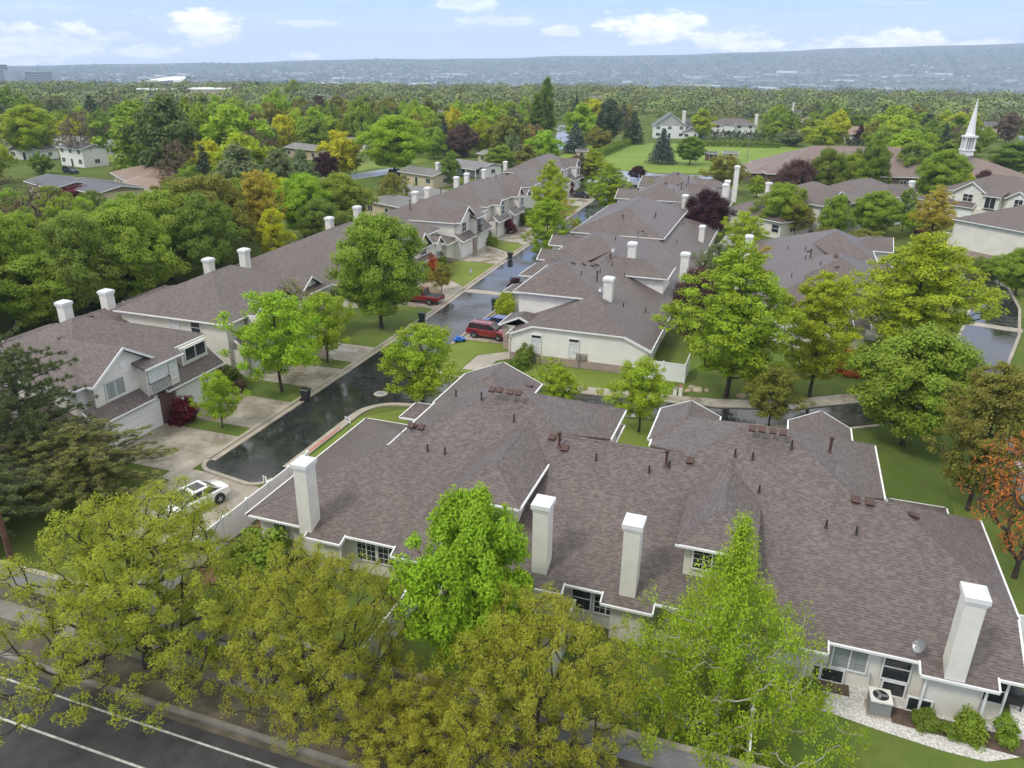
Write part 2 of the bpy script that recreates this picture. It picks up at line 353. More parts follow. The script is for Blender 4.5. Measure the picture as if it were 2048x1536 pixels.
town = t.mix(t.ss(t.noise(co, .012, 6, .7), .4, .62), rgb(.05, .075, .035), rgb(.13, .125, .1))
town = t.mix(t.ss(t.noise(co, .0022, 5, .6), .5, .62), town, rgb(.14, .13, .095))
far = t.mix(t.ss(t.noise(co, .0012, 6, .65), .4, .65), rgb(.05, .062, .045), rgb(.10, .098, .078))
far = t.mix(t.ss(dist, 3500, 6500), town, far)
t.put(b.inputs['Base Color'], t.mix(t.ss(dist, 500, 900), hs.outputs[0], far)); b.inputs['Roughness'].default_value = .9; b.inputs['Specular IOR Level'].default_value = .1
me.materials.append(gm); tag(link_mesh('ground', me), kind='structure')

def sheet(name, pts, z, m, kind='structure'):
    mb = MB(); p = [(x, y, z) for x, y in pts]
    if MB.normal([V3(q) for q in p]).z < 0: p = p[::-1]
    mb.poly(p); o = mb.build(name, m); return tag(o, kind=kind)
def strip(name, pts, w, z0, z1, m, kind='structure', side=0):
    """a ribbon of width w along pts (mitred); z1 > z0 makes it a kerb with real height"""
    P = [Vector((x, y)) for x, y in pts]; L, Rr = [], []
    for i, p in enumerate(P):
        d0 = (P[i] - P[i - 1]).normalized() if i else (P[1] - P[0]).normalized()
        d1 = (P[i + 1] - P[i]).normalized() if i < len(P) - 1 else d0
        d = (d0 + d1).normalized(); nrm = Vector((-d.y, d.x)); k = 1 / max(.4, d.dot(d1))
        L.append(p + nrm * k * (w * (.5 + side * .5))); Rr.append(p - nrm * k * (w * (.5 - side * .5)))
    mb = MB()
    for i in range(len(P) - 1):
        a, b_, c, d = L[i], Rr[i], Rr[i + 1], L[i + 1]
        mb.poly([(*a, z1), (*b_, z1), (*c, z1), (*d, z1)])
        if z1 - z0 > .01:
            mb.poly([(*b_, z0), (*c, z0), (*c, z1), (*b_, z1)]); mb.poly([(*a, z1), (*d, z1), (*d, z0), (*a, z0)])
    if z1 - z0 > .01:
        mb.poly([(*L[0], z0), (*Rr[0], z0), (*Rr[0], z1), (*L[0], z1)]); mb.poly([(*L[-1], z1), (*Rr[-1], z1), (*Rr[-1], z0), (*L[-1], z0)])
    return tag(mb.build(name, m), kind=kind)
def arc(cx, cy, r, a0, a1, n=8): return [(cx + r * math.cos(R(a0 + (a1 - a0) * i / n)), cy + r * math.sin(R(a0 + (a1 - a0) * i / n))) for i in range(n + 1)]
# front road with the parking-lane lines
sheet('road', [(-260, -40), (160, -40), (160, 20.15), (-260, 20.15)], .004, M['asphalt'])
M['line'] = simple('road_paint', rgb(.46, .45, .42), .6, var=.4, scale=2.5)
for v, w in ((19.2, .10), (17.35, .11)): strip('road_marking', [(-150 + i * 3, v) for i in range(90)], w, .008, .008, M['line'])
strip('kerb', [(-200, 20.3), (100, 20.3)], .26, 0, .14, M['path'])
strip('kerb_gutter', [(-200, 20.0), (100, 20.0)], .32, .012, .012, M['verge'])
sheet('verge', [(-70, 20.46), (60, 20.46), (60, 24.5), (-70, 24.5)], .008, M['verge'])
strip('pavement', [(-100, 22.9), (60, 22.9)], 1.1, .02, .02, M['path'])
# private lane between the rows of houses
laneL = [(-37.45, 40.6), (-37.45, 60), (-37.6, 80), (-38.4, 100), (-38.9, 120), (-39.4, 145), (-40.2, 175), (-41, 212)]
laneR = [(-31.3, 40.4), (-31.3, 52.0)]
south = arc(-36.0, 40.6, 1.45, 180, 270, 5) + arc(-32.6, 39.9, 1.3, 270, 355, 5)
lane = south + [(-31.3, 50.8)] + arc(-28.3, 51.4, 3.0, 180, 105, 6) + [(-27.0, 54.8), (-22, 57.2), (-14, 58.4), (-3, 59.8), (6, 62.0), (13, 66.5), (18.2, 73), (22.5, 83), (26.2, 95), (28.8, 107), (29.8, 118)] \
    + [(29.4, 126), (24, 134.5), (14, 138.6), (4, 136.2), (-1, 132), (1, 129.5), (7, 132.2), (15, 133.0), (21, 128.5), (24.6, 120)] + [(24.0, 108), (21.4, 97), (18.6, 87), (14.5, 77), (9.5, 69.5), (3, 65.2), (-3, 63.4), (-14, 62.2), (-24, 61.5), (-28.6, 62.0), (-30.6, 64), (-31.1, 68), (-31.0, 80), (-31, 120), (-31.2, 150), (-31.6, 212)] + laneL[::-1]
sheet('lane', lane, .006, M['asphalt_wet'])
strip('kerb', [(x - .16, y) for x, y in laneL], .3, 0, .11, M['kerb'])
strip('kerb_gutter', [(x + .26, y) for x, y in laneL], .5, .011, .011, M['kerb'])
strip('kerb', [(p[0] - .0, p[1] - .12) for p in south], .3, 0, .11, M['kerb'])
strip('kerb', [(-31.15, 40.2), (-31.15, 48.6)], .3, 0, .11, M['kerb'])
strip('kerb_paint', [(-31.22, 40.3), (-31.22, 48.5)], .17, .05, .114, M['kerb_red'])
strip('kerb', [(-31.15, 48.6), (-31.15, 50.8)] + arc(-28.3, 51.4, 2.85, 178, 105, 6) + [(-27.0, 54.65), (-22, 57.05), (-14, 58.25), (-3, 59.65), (6, 61.85), (13, 66.35), (18.35, 72.9), (22.65, 82.9), (26.35, 95), (28.95, 107), (29.95, 118)], .3, 0, .11, M['kerb'])
strip('kerb_gutter', [(-31.62, 41.5), (-31.62, 51.0)] + arc(-28.3, 51.4, 3.3, 180, 105, 6) + [(-27.2, 55.1), (-22.1, 57.5), (-14, 58.75), (-3, 60.15), (6, 62.35)], .4, .011, .011, M['kerb'])
strip('kerb', [(24.5, 120), (23.9, 108), (21.25, 97), (18.5, 87), (14.4, 77.1), (9.4, 69.6), (3, 65.35), (-3, 63.55), (-14, 62.35), (-24, 61.65), (-28.5, 62.15), (-30.45, 64.1), (-30.95, 68), (-30.85, 80), (-30.85, 120), (-31, 150)], .3, 0, .11, M['kerb'])
strip('pavement', [(13.6, 77.4), (8.7, 70.5), (2.5, 66.3), (-3.2, 64.5), (-14, 63.3), (-24, 62.6)], 1.5, .03, .03, M['concrete'])
strip('gutter_crossing', [(-37.5, 90.4), (-31, 90.4)], 1.5, .012, .012, M['kerb'])
strip('gutter_crossing', [(21.9, 98.4), (27.2, 97.2)], 1.6, .012, .012, M['kerb'])
# concrete: pad at the dead end, driveways of the left row, of the middle row
sheet('parking_pad', [(-38.9, 30.5), (-30.9, 30.5), (-30.9, 38.3), (-35.8, 38.9), (-38.9, 39.0)], .012, M['concrete'])
for pts in ([(-45.1, 38.2), (-37.65, 38.2), (-37.65, 44.5), (-45.1, 44.5)], [(-46.1, 46.1), (-37.65, 46.1), (-37.65, 51.6), (-46.1, 51.6)], [(-46.2, 55.0), (-37.65, 55.0), (-37.65, 60.0), (-46.2, 60.0)],
            [(-46.2, 62.0), (-37.65, 62.0), (-37.65, 66.6), (-46.2, 66.6)], [(-46.4, 81.4), (-37.8, 81.2), (-38.1, 91.4), (-42, 95.0), (-46.4, 95.0)], [(-46.6, 105.2), (-38.6, 105.4), (-38.75, 112.6), (-46.6, 118.2)],
            [(-47, 122.6), (-39.1, 119.4), (-39.3, 137.2), (-47, 137.2)], [(-49, 160.5), (-40, 160), (-40.6, 178), (-49, 178)], [(-31.0, 72.3), (-24.2, 72.3), (-24.2, 84), (-31.0, 84)], [(-31.0, 116), (-27, 116), (-27, 128), (-31, 128)],
            [(-27.2, 64.2), (-24.9, 64.2), (-24.9, 67.4), (-22.6, 69.8), (-22.9, 71.8), (-27.2, 68.2)], [(-43.9, 52.2), (-41.5, 52.2), (-41.5, 54.0), (-43.9, 54.0)]):
    sheet('driveway', pts, .013, M['concrete'])
for k, (x0, x1, v) in enumerate(((-45, -37.7, 41.4), (-46, -37.7, 48.8), (-46, -37.7, 57.5), (-46, -37.7, 64.3))): strip('driveway_joint', [(x0, v), (x1, v)], .04, .017, .017, M['kerb'])
# lawns
for pts, m in (([(-45, 44.6), (-37.62, 44.6), (-37.62, 46.0), (-45, 46.0)], 'lawn_deep'), ([(-46, 51.7), (-37.62, 51.7), (-37.62, 54.9), (-46, 54.9)], 'lawn_deep'), ([(-46, 60.1), (-37.62, 60.1), (-37.62, 61.9), (-46, 61.9)], 'lawn_deep'),
               ([(-47, 66.7), (-37.62, 66.7), (-37.78, 81.1), (-47, 81.3)], 'lawn_deep'), ([(-41.9, 95.1), (-38.2, 91.5), (-38.65, 105.2), (-46.5, 105.1), (-46.5, 95.1)], 'lawn'), ([(-38.8, 112.9), (-39.0, 119.0), (-45.5, 121.5), (-45.5, 118.5)], 'lawn'),
               ([(-30.6, 62.6), (-27.3, 62.9), (-27.3, 68.2), (-23.5, 71.2), (-24.3, 72.2), (-30.8, 72.2)], 'lawn'), ([(-27.2, 63.4), (-24, 63.5), (-14, 64.1), (-10, 64.6), (-10, 68.2), (-22.0, 68.2), (-24.8, 66.5), (-24.8, 64.1), (-27.2, 64.1)], 'lawn'),
               ([(-9.9, 64.7), (-3.4, 65.3), (2.2, 67.1), (8.2, 71.2), (12.8, 77.5), (13, 81), (-9.9, 81)], 'lawn_deep'), ([(-30.85, 41.2), (-30.85, 50.8), (-27.9, 54), (-22, 56.8), (-22, 52), (-27.6, 46.3), (-28.6, 41)], 'lawn'),
               ([(-30.6, 25), (-29.3, 25), (-29.3, 41), (-30.6, 40)], 'lawn'), ([(13.8, 29), (40, 29), (45, 90), (28, 92), (24, 82), (19, 70), (14, 64), (13.2, 50)], 'lawn_deep'), ([(3, 24.6), (30, 24.6), (30, 29.9), (3, 30.2)], 'lawn_deep'),
               ([(-15.6, 24.8), (-7.6, 24.8), (-7.6, 32), (-15.6, 32)], 'lawn_deep'), ([(-28, 24.6), (-16, 24.6), (-16, 32), (-28, 32)], 'lawn_deep'), ([(30.3, 110), (38, 100), (44, 128), (36, 131), (30.2, 126)], 'lawn'),
               ([(-8.5, 49.4), (-6, 49.4), (-6, 58.9), (-12, 58.2), (-12, 54)], 'lawn')):
    sheet('lawn', pts, .018, M[m])
sheet('lawn', [(-71, 229), (-35, 222), (0, 230), (22, 262), (22, 335), (-72, 306)], .02, M['lawn_bright'])
sheet('parking_lot', [(-48, 196), (-30, 196), (-30, 205), (-18, 214), (-18, 222), (-34, 220.5), (-52, 224)], .014, M['road_far'])
sheet('road', [(52, 215), (60, 215), (84, 290), (110, 420), (96, 424), (73, 300)], .012, M['road_far'])
sheet('road', [G(210, 322)[:2], G(330, 300)[:2], G(300, 292)[:2], G(170, 312)[:2]], .012, M['road_far'])
sheet('road', [G(690, 362)[:2], G(800, 345)[:2], G(790, 335)[:2], G(680, 352)[:2]], .012, M['road_far'])
sheet('road', [G(1105, 300)[:2], G(1150, 296)[:2], G(1142, 250)[:2], G(1118, 250)[:2]], .012, M['road_far'])
sheet('lawn', [G(160, 335)[:2], G(260, 318)[:2], G(250, 308)[:2], G(175, 312)[:2]], .016, M['lawn'])
sheet('lawn', [G(600, 372)[:2], G(740, 338)[:2], G(860, 322)[:2], G(850, 312)[:2], G(640, 335)[:2]], .016, M['lawn'])
sheet('gravel_bed', [(3.0, 31.6), (4.2, 30.3), (7.0, 29.85), (9.5, 29.55), (11.2, 29.55), (12.6, 30.3), (13.5, 32.0), (13.6, 34), (12.9, 34), (12.7, 32.4), (3, 32.4)], .03, M['gravel'])
sheet('dark_well_mulch', [(3.5, 31.5), (5.9, 31.5), (5.9, 32.28), (3.5, 32.28)], .036, M['dirt']); sheet('dark_well_mulch', [(7.6, 30.5), (12.9, 30.3), (13.2, 31.4), (7.6, 31.55)], .035, M['dirt'])  # flat dark mulch colour stands in for the darkness of the window wells
sheet('pavement', [G(1985, 868)[:2], G(2022, 868)[:2], G(2070, 985)[:2], G(2030, 985)[:2]], .024, M['concrete'])
sheet('brick_path', [(-29.0, 27), (-27.4, 27), (-27.4, 45), (-29.0, 45)], .022, M['paver'])
sheet('patio', [(-12, 29.4), (-8.2, 29.4), (-8.2, 32), (-12, 32)], .026, M['concrete'])
# ---------------------------------------------------------------- houses
class House:
    def __init__(s, name, u, v, rot=0.0, label=None, cat='house', group=None, roofm='shingle', wallm='stucco', trimm='trim'):
        s.root = tag(empty(name, (u, v, 0), rot), label, cat, group)
        s.wall, s.roof, s.trim = MB(), MB(), MB(); s.roofm, s.wallm, s.trimm = roofm, wallm, trimm; s.e = 0.0
        s.stone = MB(); s.stonem = 'brick_pale'; s.n_hip = 0
    def eps(s): s.e += .004; return s.e
    # roof plane: eaves (lowest level edges) get a white gutter and fascia, 'rake' edges a white board
    def plane(s, pts, rake=(), gut=True, thick=.14):
        pts = [V3(p) for p in pts]
        if MB.normal(pts).z < 0: pts = pts[::-1]
        n = len(pts); low = min(p.z for p in pts)
        s.roof.poly(pts); dn = Vector((0, 0, -thick)); s.roof.poly([p + dn for p in pts[::-1]])
        for i in range(n):
            a, b = pts[i], pts[(i + 1) % n]; s.roof.poly([a + dn, b + dn, b, a])
            lvl = abs(a.z - b.z) < .02
            if gut and lvl and a.z - low < .02 and (b - a).length > .3:
                d = (b - a).normalized(); out = d.cross(Vector((0, 0, 1)))
                s.trim.bar(a + out * .05 + Vector((0, 0, -.07)), b + out * .05 + Vector((0, 0, -.07)), .10, .12)
        for (a, b) in rake:
            a, b = V3(a), V3(b); s.trim.bar(a + Vector((0, 0, -.09)), b + Vector((0, 0, -.07)), .08, .18)
        return pts
    def cap(s, a, b, w=.15):
        a, b = V3(a), V3(b); d = (b - a); h = Vector((d.x, d.y, 0)).normalized(); sd = Vector((-h.y, h.x, 0)) * w; up = Vector((0, 0, .03)); dn = Vector((0, 0, -.045))
        n = max(1, int(d.length / .6))
        for i in range(n):
            p, q = a + d * (i / n), a + d * ((i + 1) / n)
            s.roof.poly([p + up, q + up, q + sd + dn, p + sd + dn]); s.roof.poly([p - sd + dn, q - sd + dn, q + up, p + up])
    def box(s, u0, u1, v0, v1, z0, z1):
        e = s.eps(); s.wall.box(u0 + e, u1 - e, v0 + e, v1 - e, z0, z1 - e)
    def hip(s, u0, u1, v0, v1, ez, pitch=.43, axis=None, ends=('hip', 'hip'), ovh=.4, walls=True, z0=0, gut=True, capw=.15):
        """roof over eave rectangle; ends 'hip' or 'gable' (low end, high end of the ridge)"""
        ez += s.eps(); W_, D = u1 - u0, v1 - v0
        if axis is None: axis = 'u' if W_ >= D else 'v'
        T = (lambda a, b, z: (a, b, z)) if axis == 'u' else (lambda a, b, z: (b, a, z))
        a0, a1, b0, b1 = (u0, u1, v0, v1) if axis == 'u' else (v0, v1, u0, u1)
        hw = (b1 - b0) / 2; bm = (b0 + b1) / 2; rz = ez + pitch * hw
        r0 = a0 + (min(hw, (a1 - a0) / 2) if ends[0] == 'hip' else 0); r1 = a1 - (min(hw, (a1 - a0) / 2) if ends[1] == 'hip' else 0)
        A, B = T(r0, bm, rz), T(r1, bm, rz); c = [T(a0, b0, ez), T(a1, b0, ez), T(a1, b1, ez), T(a0, b1, ez)]
        rk = lambda k: []
        r1k = [(c[0], A)] if ends[0] == 'gable' else []; r2k = [(c[1], B)] if ends[1] == 'gable' else []
        r3k = [(c[3], A)] if ends[0] == 'gable' else []; r4k = [(c[2], B)] if ends[1] == 'gable' else []
        s.plane([c[0], c[1], B, A] if r1 - r0 > .05 else [c[0], c[1], A], r1k + r2k, gut); s.plane([c[2], c[3], A, B] if r1 - r0 > .05 else [c[2], c[3], A], r3k + r4k, gut)
        if ends[0] == 'hip': s.plane([c[3], c[0], A], (), gut); s.cap(c[0], A, capw); s.cap(c[3], A, capw)
        if ends[1] == 'hip': s.plane([c[1], c[2], B], (), gut); s.cap(c[1], B, capw); s.cap(c[2], B, capw)
        if r1 - r0 > .3: s.cap(A, B, capw)
        if walls:
            s.box(u0 + ovh, u1 - ovh, v0 + ovh, v1 - ovh, z0, ez - .1)
            for k, e_ in ((0, a0), (1, a1)):
                if ends[k] == 'gable':
                    q = e_ + (ovh if k == 0 else -ovh) * (1 if ovh < .6 else 1); sh = pitch * ovh
                    s.wall.poly([T(q, b0 + ovh, ez - .1), T(q, b1 - ovh, ez - .1), T(q, bm, rz - .16)]); s.wall.poly([T(q, b1 - ovh, ez - .1), T(q, b0 + ovh, ez - .1), T(q, bm, rz - .16)])
        return A, B
    def shed(s, pts, rake=()): s.plane(pts, rake)
    def opening(s, kind, p, n, w, h, style='mull'):
        """window/door on a wall: p = centre of its foot on the wall, n = outward normal in plan"""
        n = Vector((n[0], n[1], 0)).normalized(); t = Vector((-n.y, n.x, 0)); up = Vector((0, 0, 1)); p = V3(p)
        def q(a, b, c): return p + t * a + up * b + n * c
        def blk(mb, a0, a1, b0, b1, c0, c1):
            P = [q(a0, b0, c0), q(a1, b0, c0), q(a1, b1, c0), q(a0, b1, c0), q(a0, b0, c1), q(a1, b0, c1), q(a1, b1, c1), q(a0, b1, c1)]
            for f in ((0, 1, 2, 3), (7, 6, 5, 4), (4, 5, 1, 0), (5, 6, 2, 1), (6, 7, 3, 2), (7, 4, 0, 3)): mb.poly([P[k] for k in f])
        f = MB(); w2 = w / 2
        if kind == 'garage_door':
            rows = 4
            for i in range(rows): blk(f, -w2, w2, h * i / rows + .012, h * (i + 1) / rows - .012, 0, .05)
            for i in range(rows):
                for j in range(8 if w > 3.4 else 4):
                    k = 8 if w > 3.4 else 4; a = -w2 + w * (j + .5) / k
                    blk(f, a - w / k * .36, a + w / k * .36, h * (i + .22) / rows, h * (i + .78) / rows, .05, .058)
            o = f.build('garage_door', M['door_white'], s.root)
            fr = MB(); blk(fr, -w2 - .12, -w2, 0, h + .12, 0, .09); blk(fr, w2, w2 + .12, 0, h + .12, 0, .09); blk(fr, -w2, w2, h, h + .12, 0, .09); fr.build('frame', M[s.trimm], o); return o
        fw = .07
        blk(f, -w2 - fw, -w2, -fw, h + fw, 0, .07); blk(f, w2, w2 + fw, -fw, h + fw, 0, .07); blk(f, -w2, w2, -fw, 0, 0, .07); blk(f, -w2, w2, h, h + fw, 0, .07)
        if style in ('mull', 'shutter', 'slide', 'dark'): blk(f, -.03, .03, 0, h, .0, .06)
        if style in ('mull', 'sash', 'grid', 'blind'): blk(f, -w2, w2, h * .5 - .025, h * .5 + .025, .001, .058)
        if style == 'grid':
            for k in (1, 2): blk(f, -w2 + w * k / 3 - .015, -w2 + w * k / 3 + .015, 0, h, .002, .05)
        if style == 'dark':
            for k in range(1, 4): blk(f, -w2, w2, h * k / 4 - .008, h * k / 4 + .008, .002, .04)
            for k in (1, 3): blk(f, -w2 + w * k / 4 - .008, -w2 + w * k / 4 + .008, 0, h, .003, .041)
        o = f.build(kind, M[s.trimm], s.root)
        g = MB(); blk(g, -w2 + .004, w2 - .004, .004, h - .004, .004, .025)
        g.build('pane', M[{'blind': 'blind', 'shutter': 'shutter_pane'}.get(style, 'glass')], o); return o
    def chimney(s, u, v, z0, z1, w=.75, d=.85):
        f = MB(); f.box(u - w / 2, u + w / 2, v - d / 2, v + d / 2, z0, z1 - .32)
        f.box(u - w / 2 - .045, u + w / 2 + .045, v - d / 2 - .045, v + d / 2 + .045, z1 - .32, z1 - .18)
        o = f.build('chimney', M['flue'], s.root)
        c = MB(); a, b_ = w / 2 + .1, d / 2 + .1
        c.box(u - a, u + a, v - b_, v + b_, z1 - .18, z1 + .06)
        lo = [(u - a, v - b_, z1 + .062), (u + a, v - b_, z1 + .062), (u + a, v + b_, z1 + .062), (u - a, v + b_, z1 + .062)]; k = .55
        hi = [(u + (x - u) * k, v + (y - v) * k, z1 + .2) for x, y, _ in lo]
        c.poly(hi)
        for i in range(4): c.poly([lo[i], lo[(i + 1) % 4], hi[(i + 1) % 4], hi[i]])
        c.build('chimney_cap', M['trim'], o); return o
    def pipe(s, u, v, z, h=.45, r=.05, big=False):
        m = MB(); m.ring([(r * 2.4, -.02), (r * 1.1, .06), (r, .1), (r, h)] + ([(r * 1.7, h), (r * 1.7, h + .14), (r * .6, h + .2)] if big else []), 8, (u, v, z))
        return m.build('vent_pipe', M['vent_brown' if big else 'vent_black'], s.root)
    def vent(s, u, v, z, dirn, pitch=.43):
        """low box vent lying on a slope that falls towards dirn"""
        m = MB(); d = Vector((dirn[0], dirn[1], -pitch)).normalized(); t = Vector((-dirn[1], dirn[0], 0)); n = t.cross(d); n = n if n.z > 0 else -n; p = V3((u, v, z))
        def q(a, b, c): return p + t * a + d * b + n * c
        a, b = .2, .22; P = [q(-a, -b, 0), q(a, -b, 0), q(a, b, 0), q(-a, b, 0), q(-a, -b, .1), q(a, -b, .1), q(a, b + .05, .17), q(-a, b + .05, .17)]
        for f in ((4, 5, 6, 7), (0, 1, 5, 4), (1, 2, 6, 5), (2, 3, 7, 6), (3, 0, 4, 7)): m.poly([P[k] for k in f])
        return m.build('roof_vent', M['vent_brown'], s.root)
    def downspout(s, u, v, z1):
        m = MB(); m.box(u - .05, u + .05, v - .04, v + .04, 0, z1); return m.build('downspout', M[s.trimm], s.root)
    def dish(s, u, v, z, aim=200):
        m = MB(); m.tube([(u, v, z), (u, v, z + .45), (u + .1, v - .1, z + .7)], .025)
        o = m.build('satellite_mount', M['grey_metal'], s.root)
        dd = MB(); a = R(aim); ax = Vector((math.sin(a) * .85, math.cos(a) * .85, .5)).normalized(); qn = ax.to_track_quat('Z', 'Y'); c = V3((u + .1, v - .1, z + .72))
        for i in range(4):
            for k in range(14):
                def pt(r, th): return c + qn @ Vector((r * .30 * math.cos(th), r * .36 * math.sin(th), .1 * r * r))
                r0, r1 = i / 4, (i + 1) / 4; t0, t1 = 2 * math.pi * k / 14, 2 * math.pi * (k + 1) / 14
                dd.poly([pt(r0, t0), pt(r1, t0), pt(r1, t1), pt(r0, t1)] if i else [pt(r0, t0), pt(r1, t0), pt(r1, t1)])
        dd.tube([c, c + ax * .42], .02); dd.tube([c + ax * .38, c + ax * .5], .05)
        dd.build('satellite_dish', M['grey_metal'], o)
    def finish(s):
        s.wall.build('wall', M[s.wallm], s.root); s.roof.build('roof', M[s.roofm], s.root); s.trim.build('roof_trim', M[s.trimm], s.root); s.stone.build('stone_base', M[s.stonem], s.root)

# -------- the long four-home block: local x along the block, y = depth (back eave at y 31.8), after the one in the foreground
def rear_z(v): return 2.65 + .427 * (v - 31.8)
def long_block(h, front=True, bumps=(), west_gable=False):
    S = rear_z
    e = .0
    def P(u, v): return (u, v, S(v))
    # rear (long) slope with little roof bays along its eave
    eave = [(-27.1, 31.8)]
    for a, b_ in bumps: eave += [(a, 31.8), (a, 31.25), (b_, 31.25), (b_, 31.8)]
    eave += [(12.6, 31.8)]
    top = [(12.6, 34.7), (7.5, 39.8), (5.5, 39.8), (1.7, 43.6), (-.3, 43.6), (-3.1, 40.8), (-11.2, 40.8), (-14, 43.6), (-15.5, 43.6), (-20.2, 38.9)]
    pts = [V3(P(u, v)) for u, v in eave + top]; rf = h.roof
    # slab in convex pieces: strips between the breakpoints
    us = sorted(set(u for u, v in eave + top))
    def ytop(u):
        T = ([(-27.1, 34.4)] if west_gable else [(-27.1, 31.95)]) + top[::-1]
        for (a, ya), (b_, yb) in zip(T, T[1:]):
            if a - 1e-6 <= u <= b_ + 1e-6: return ya + (yb - ya) * (u - a) / (b_ - a) if b_ > a else max(ya, yb)
        return 31.9
    for a, b_ in zip(us, us[1:]):
        m_ = (a + b_) / 2; lo = 31.25 if any(x < m_ < y for x, y in bumps) else 31.8
        ya, yb = ytop(a + 1e-5), ytop(b_ - 1e-5)
        rf.poly([P(a, lo), P(b_, lo), P(b_, yb), P(a, ya)])
        dn = -.14; rf.poly([(a, lo, S(lo) + dn), (a, ya, S(ya) + dn), (b_, yb, S(yb) + dn), (b_, lo, S(lo) + dn)])
        z = S(lo) - .07; h.trim.bar((a, lo - .05, z), (b_, lo - .05, z), .10, .12)
        rf.poly([(a, lo, S(lo) - .14), (b_, lo, S(lo) - .14), (b_, lo, S(lo)), (a, lo, S(lo))])
    for a, b_ in bumps:
        for x in (a, b_): h.trim.bar((x, 31.2, S(31.25) - .06), (x, 31.85, S(31.8) - .06), .08, .2)
    h.trim.bar((12.6, 31.7, S(31.7) - .08), (12.6, 34.75, S(34.7) - .08), .1, .22)
    # west end: one-storey hip with its own peak
    pk = (-20.2, 38.9, S(38.9)); z0 = 2.65
    if west_gable:
        zg = S(34.4); h.plane([(-27.1, 34.4, zg), pk, (-27.1, 43.4, zg)]); h.plane([(-27.1, 43.4, zg), pk, (-20.2, 46.0, z0), (-27.1, 46.0, z0)], rake=[((-27.1, 43.4, zg), (-27.1, 46, z0))])
        h.trim.bar((-27.1, 31.7, S(31.7) - .09), (-27.1, 34.4, zg - .09), .1, .24)
        w = [(-26.88, 32.28, 0), (-26.88, 32.28, 2.6), (-26.88, 34.5, 3.62), (-26.88, 43.3, 3.62), (-26.88, 45.62, 2.6), (-26.88, 45.62, 0)]
        h.wall.poly(w); h.wall.poly([(x + .12, y, z) for x, y, z in w[::-1]])
    else:
        h.plane([(-27.3, 31.8, z0), pk, (-27.3, 46.0, z0)]); h.plane([(-27.3, 46.0, z0), pk, (-20.2, 46.0, z0)])
    # the two two-storey cross blocks
    z2 = 5.3; ny = 47.4 if west_gable else 48.4
    p1l, p1r, p2l, p2r = P(-15.5, 43.6), P(-14, 43.6), P(-.3, 43.6), P(1.7, 43.6)
    h.plane([p1l, (-21.1, 38.0, z2), (-21.1, ny, z2)]); h.plane([p1r, p1l, (-21.1, ny, z2), (-8.4, ny, z2)])
    h.plane([p1r, (-8.4, ny, z2), (-8.4, 43.6, z2), P(-11.2, 40.8)])
    h.plane([p2l, P(-3.1, 40.8), (-5.9, 43.6, z2), (-5.9, 48.5, z2)]); h.plane([p2l, (-5.9, 48.5, z2), (7.3, 48.5, z2), p2r])
    h.plane([p2r, (7.3, 48.5, z2), (7.3, 41.6, z2), P(5.5, 39.8)])
    zr = S(40.8); h.plane([P(-11.2, 40.8), P(-3.1, 40.8), (-3.1, 47.0, zr - 3.45), (-11.2, 47.0, zr - 3.45)])
    zr = S(39.8); k5 = (zr - S(34.7)) / 3.8; h.plane([P(5.5, 39.8), (7.5, 39.8, zr), (12.6, 43.6, S(34.7)), (12.6, 45.0, S(34.7) - 1.4 * k5), (5.5, 45.0, zr - 5.2 * k5)])
    h.plane([(7.5, 39.8, zr), (12.6, 34.7, S(34.7)), (12.6, 43.6, S(34.7))])
    for a, b_ in (((-27.1, 34.4 if west_gable else 31.9), (-20.2, 38.9)), ((-20.2, 38.9), (-15.5, 43.6)), ((-15.5, 43.6), (-14, 43.6)), ((-14, 43.6), (-11.2, 40.8)), ((-11.2, 40.8), (-3.1, 40.8)), ((-3.1, 40.8), (-.3, 43.6)), ((-.3, 43.6), (1.7, 43.6)),
                  ((1.7, 43.6), (5.5, 39.8)), ((5.5, 39.8), (7.5, 39.8)), ((7.5, 39.8), (12.6, 34.7))): h.cap(P(*a), P(*b_))
    for a, b_ in ((p1l, (-21.1, ny, z2)), (p1r, (-8.4, ny, z2)), (p2l, (-5.9, 48.5, z2)), (p2r, (7.3, 48.5, z2)), (pk, (-27.3, 46, z0))): h.cap(a, b_)
    # front wings
    if not west_gable:
        h.hip(-21.25, -15.2, 45.0, 50.9, 5.28, .43, 'v', ('hip', 'gable')); h.hip(-24.8, -22.2, 46.6, 49.4, 2.9, .4, 'v')
    else: h.hip(-24.7, -20.6, 43.4, 47.7, 2.75, .45, 'u', ('gable', 'hip')); h.hip(-10.4, -3.6, 45, 50.4, 4.2, .43, 'v')
    h.hip(-6.15, -2.2, 44.5, 49.6, 5.26, .43, 'v', ('hip', 'gable')); h.hip(2.2, 6.0, 44.5, 50.6, 5.27, .5, 'v', ('hip', 'gable'))
    h.hip(8.4, 11.6, 43.0, 46.8, 2.6, .35, 'v', capw=.12); h.hip(-12.4, -9.0, 45.5, 51.6, 2.6, .4, 'v')
    # walls
    h.box(-26.85, 5.0, 32.3, 45.6, 0, 2.62); h.box(4.9, 12.2, 32.3, 44.4, 0, 2.6); h.box(-20.7, -8.8, 38.7, ny - .4, 0, 5.2); h.box(-5.5, 6.9, 38.9, 48.1, 0, 5.2); h.box(5.1, 12.1, 33.2, 43.4, 0, 3.0); h.box(-11.5, -2.8, 38, 46.6, 0, 2.9)
    for a, b_ in bumps: h.box(a + .35, b_ - .35, 31.6, 32.5, 0, 2.5)
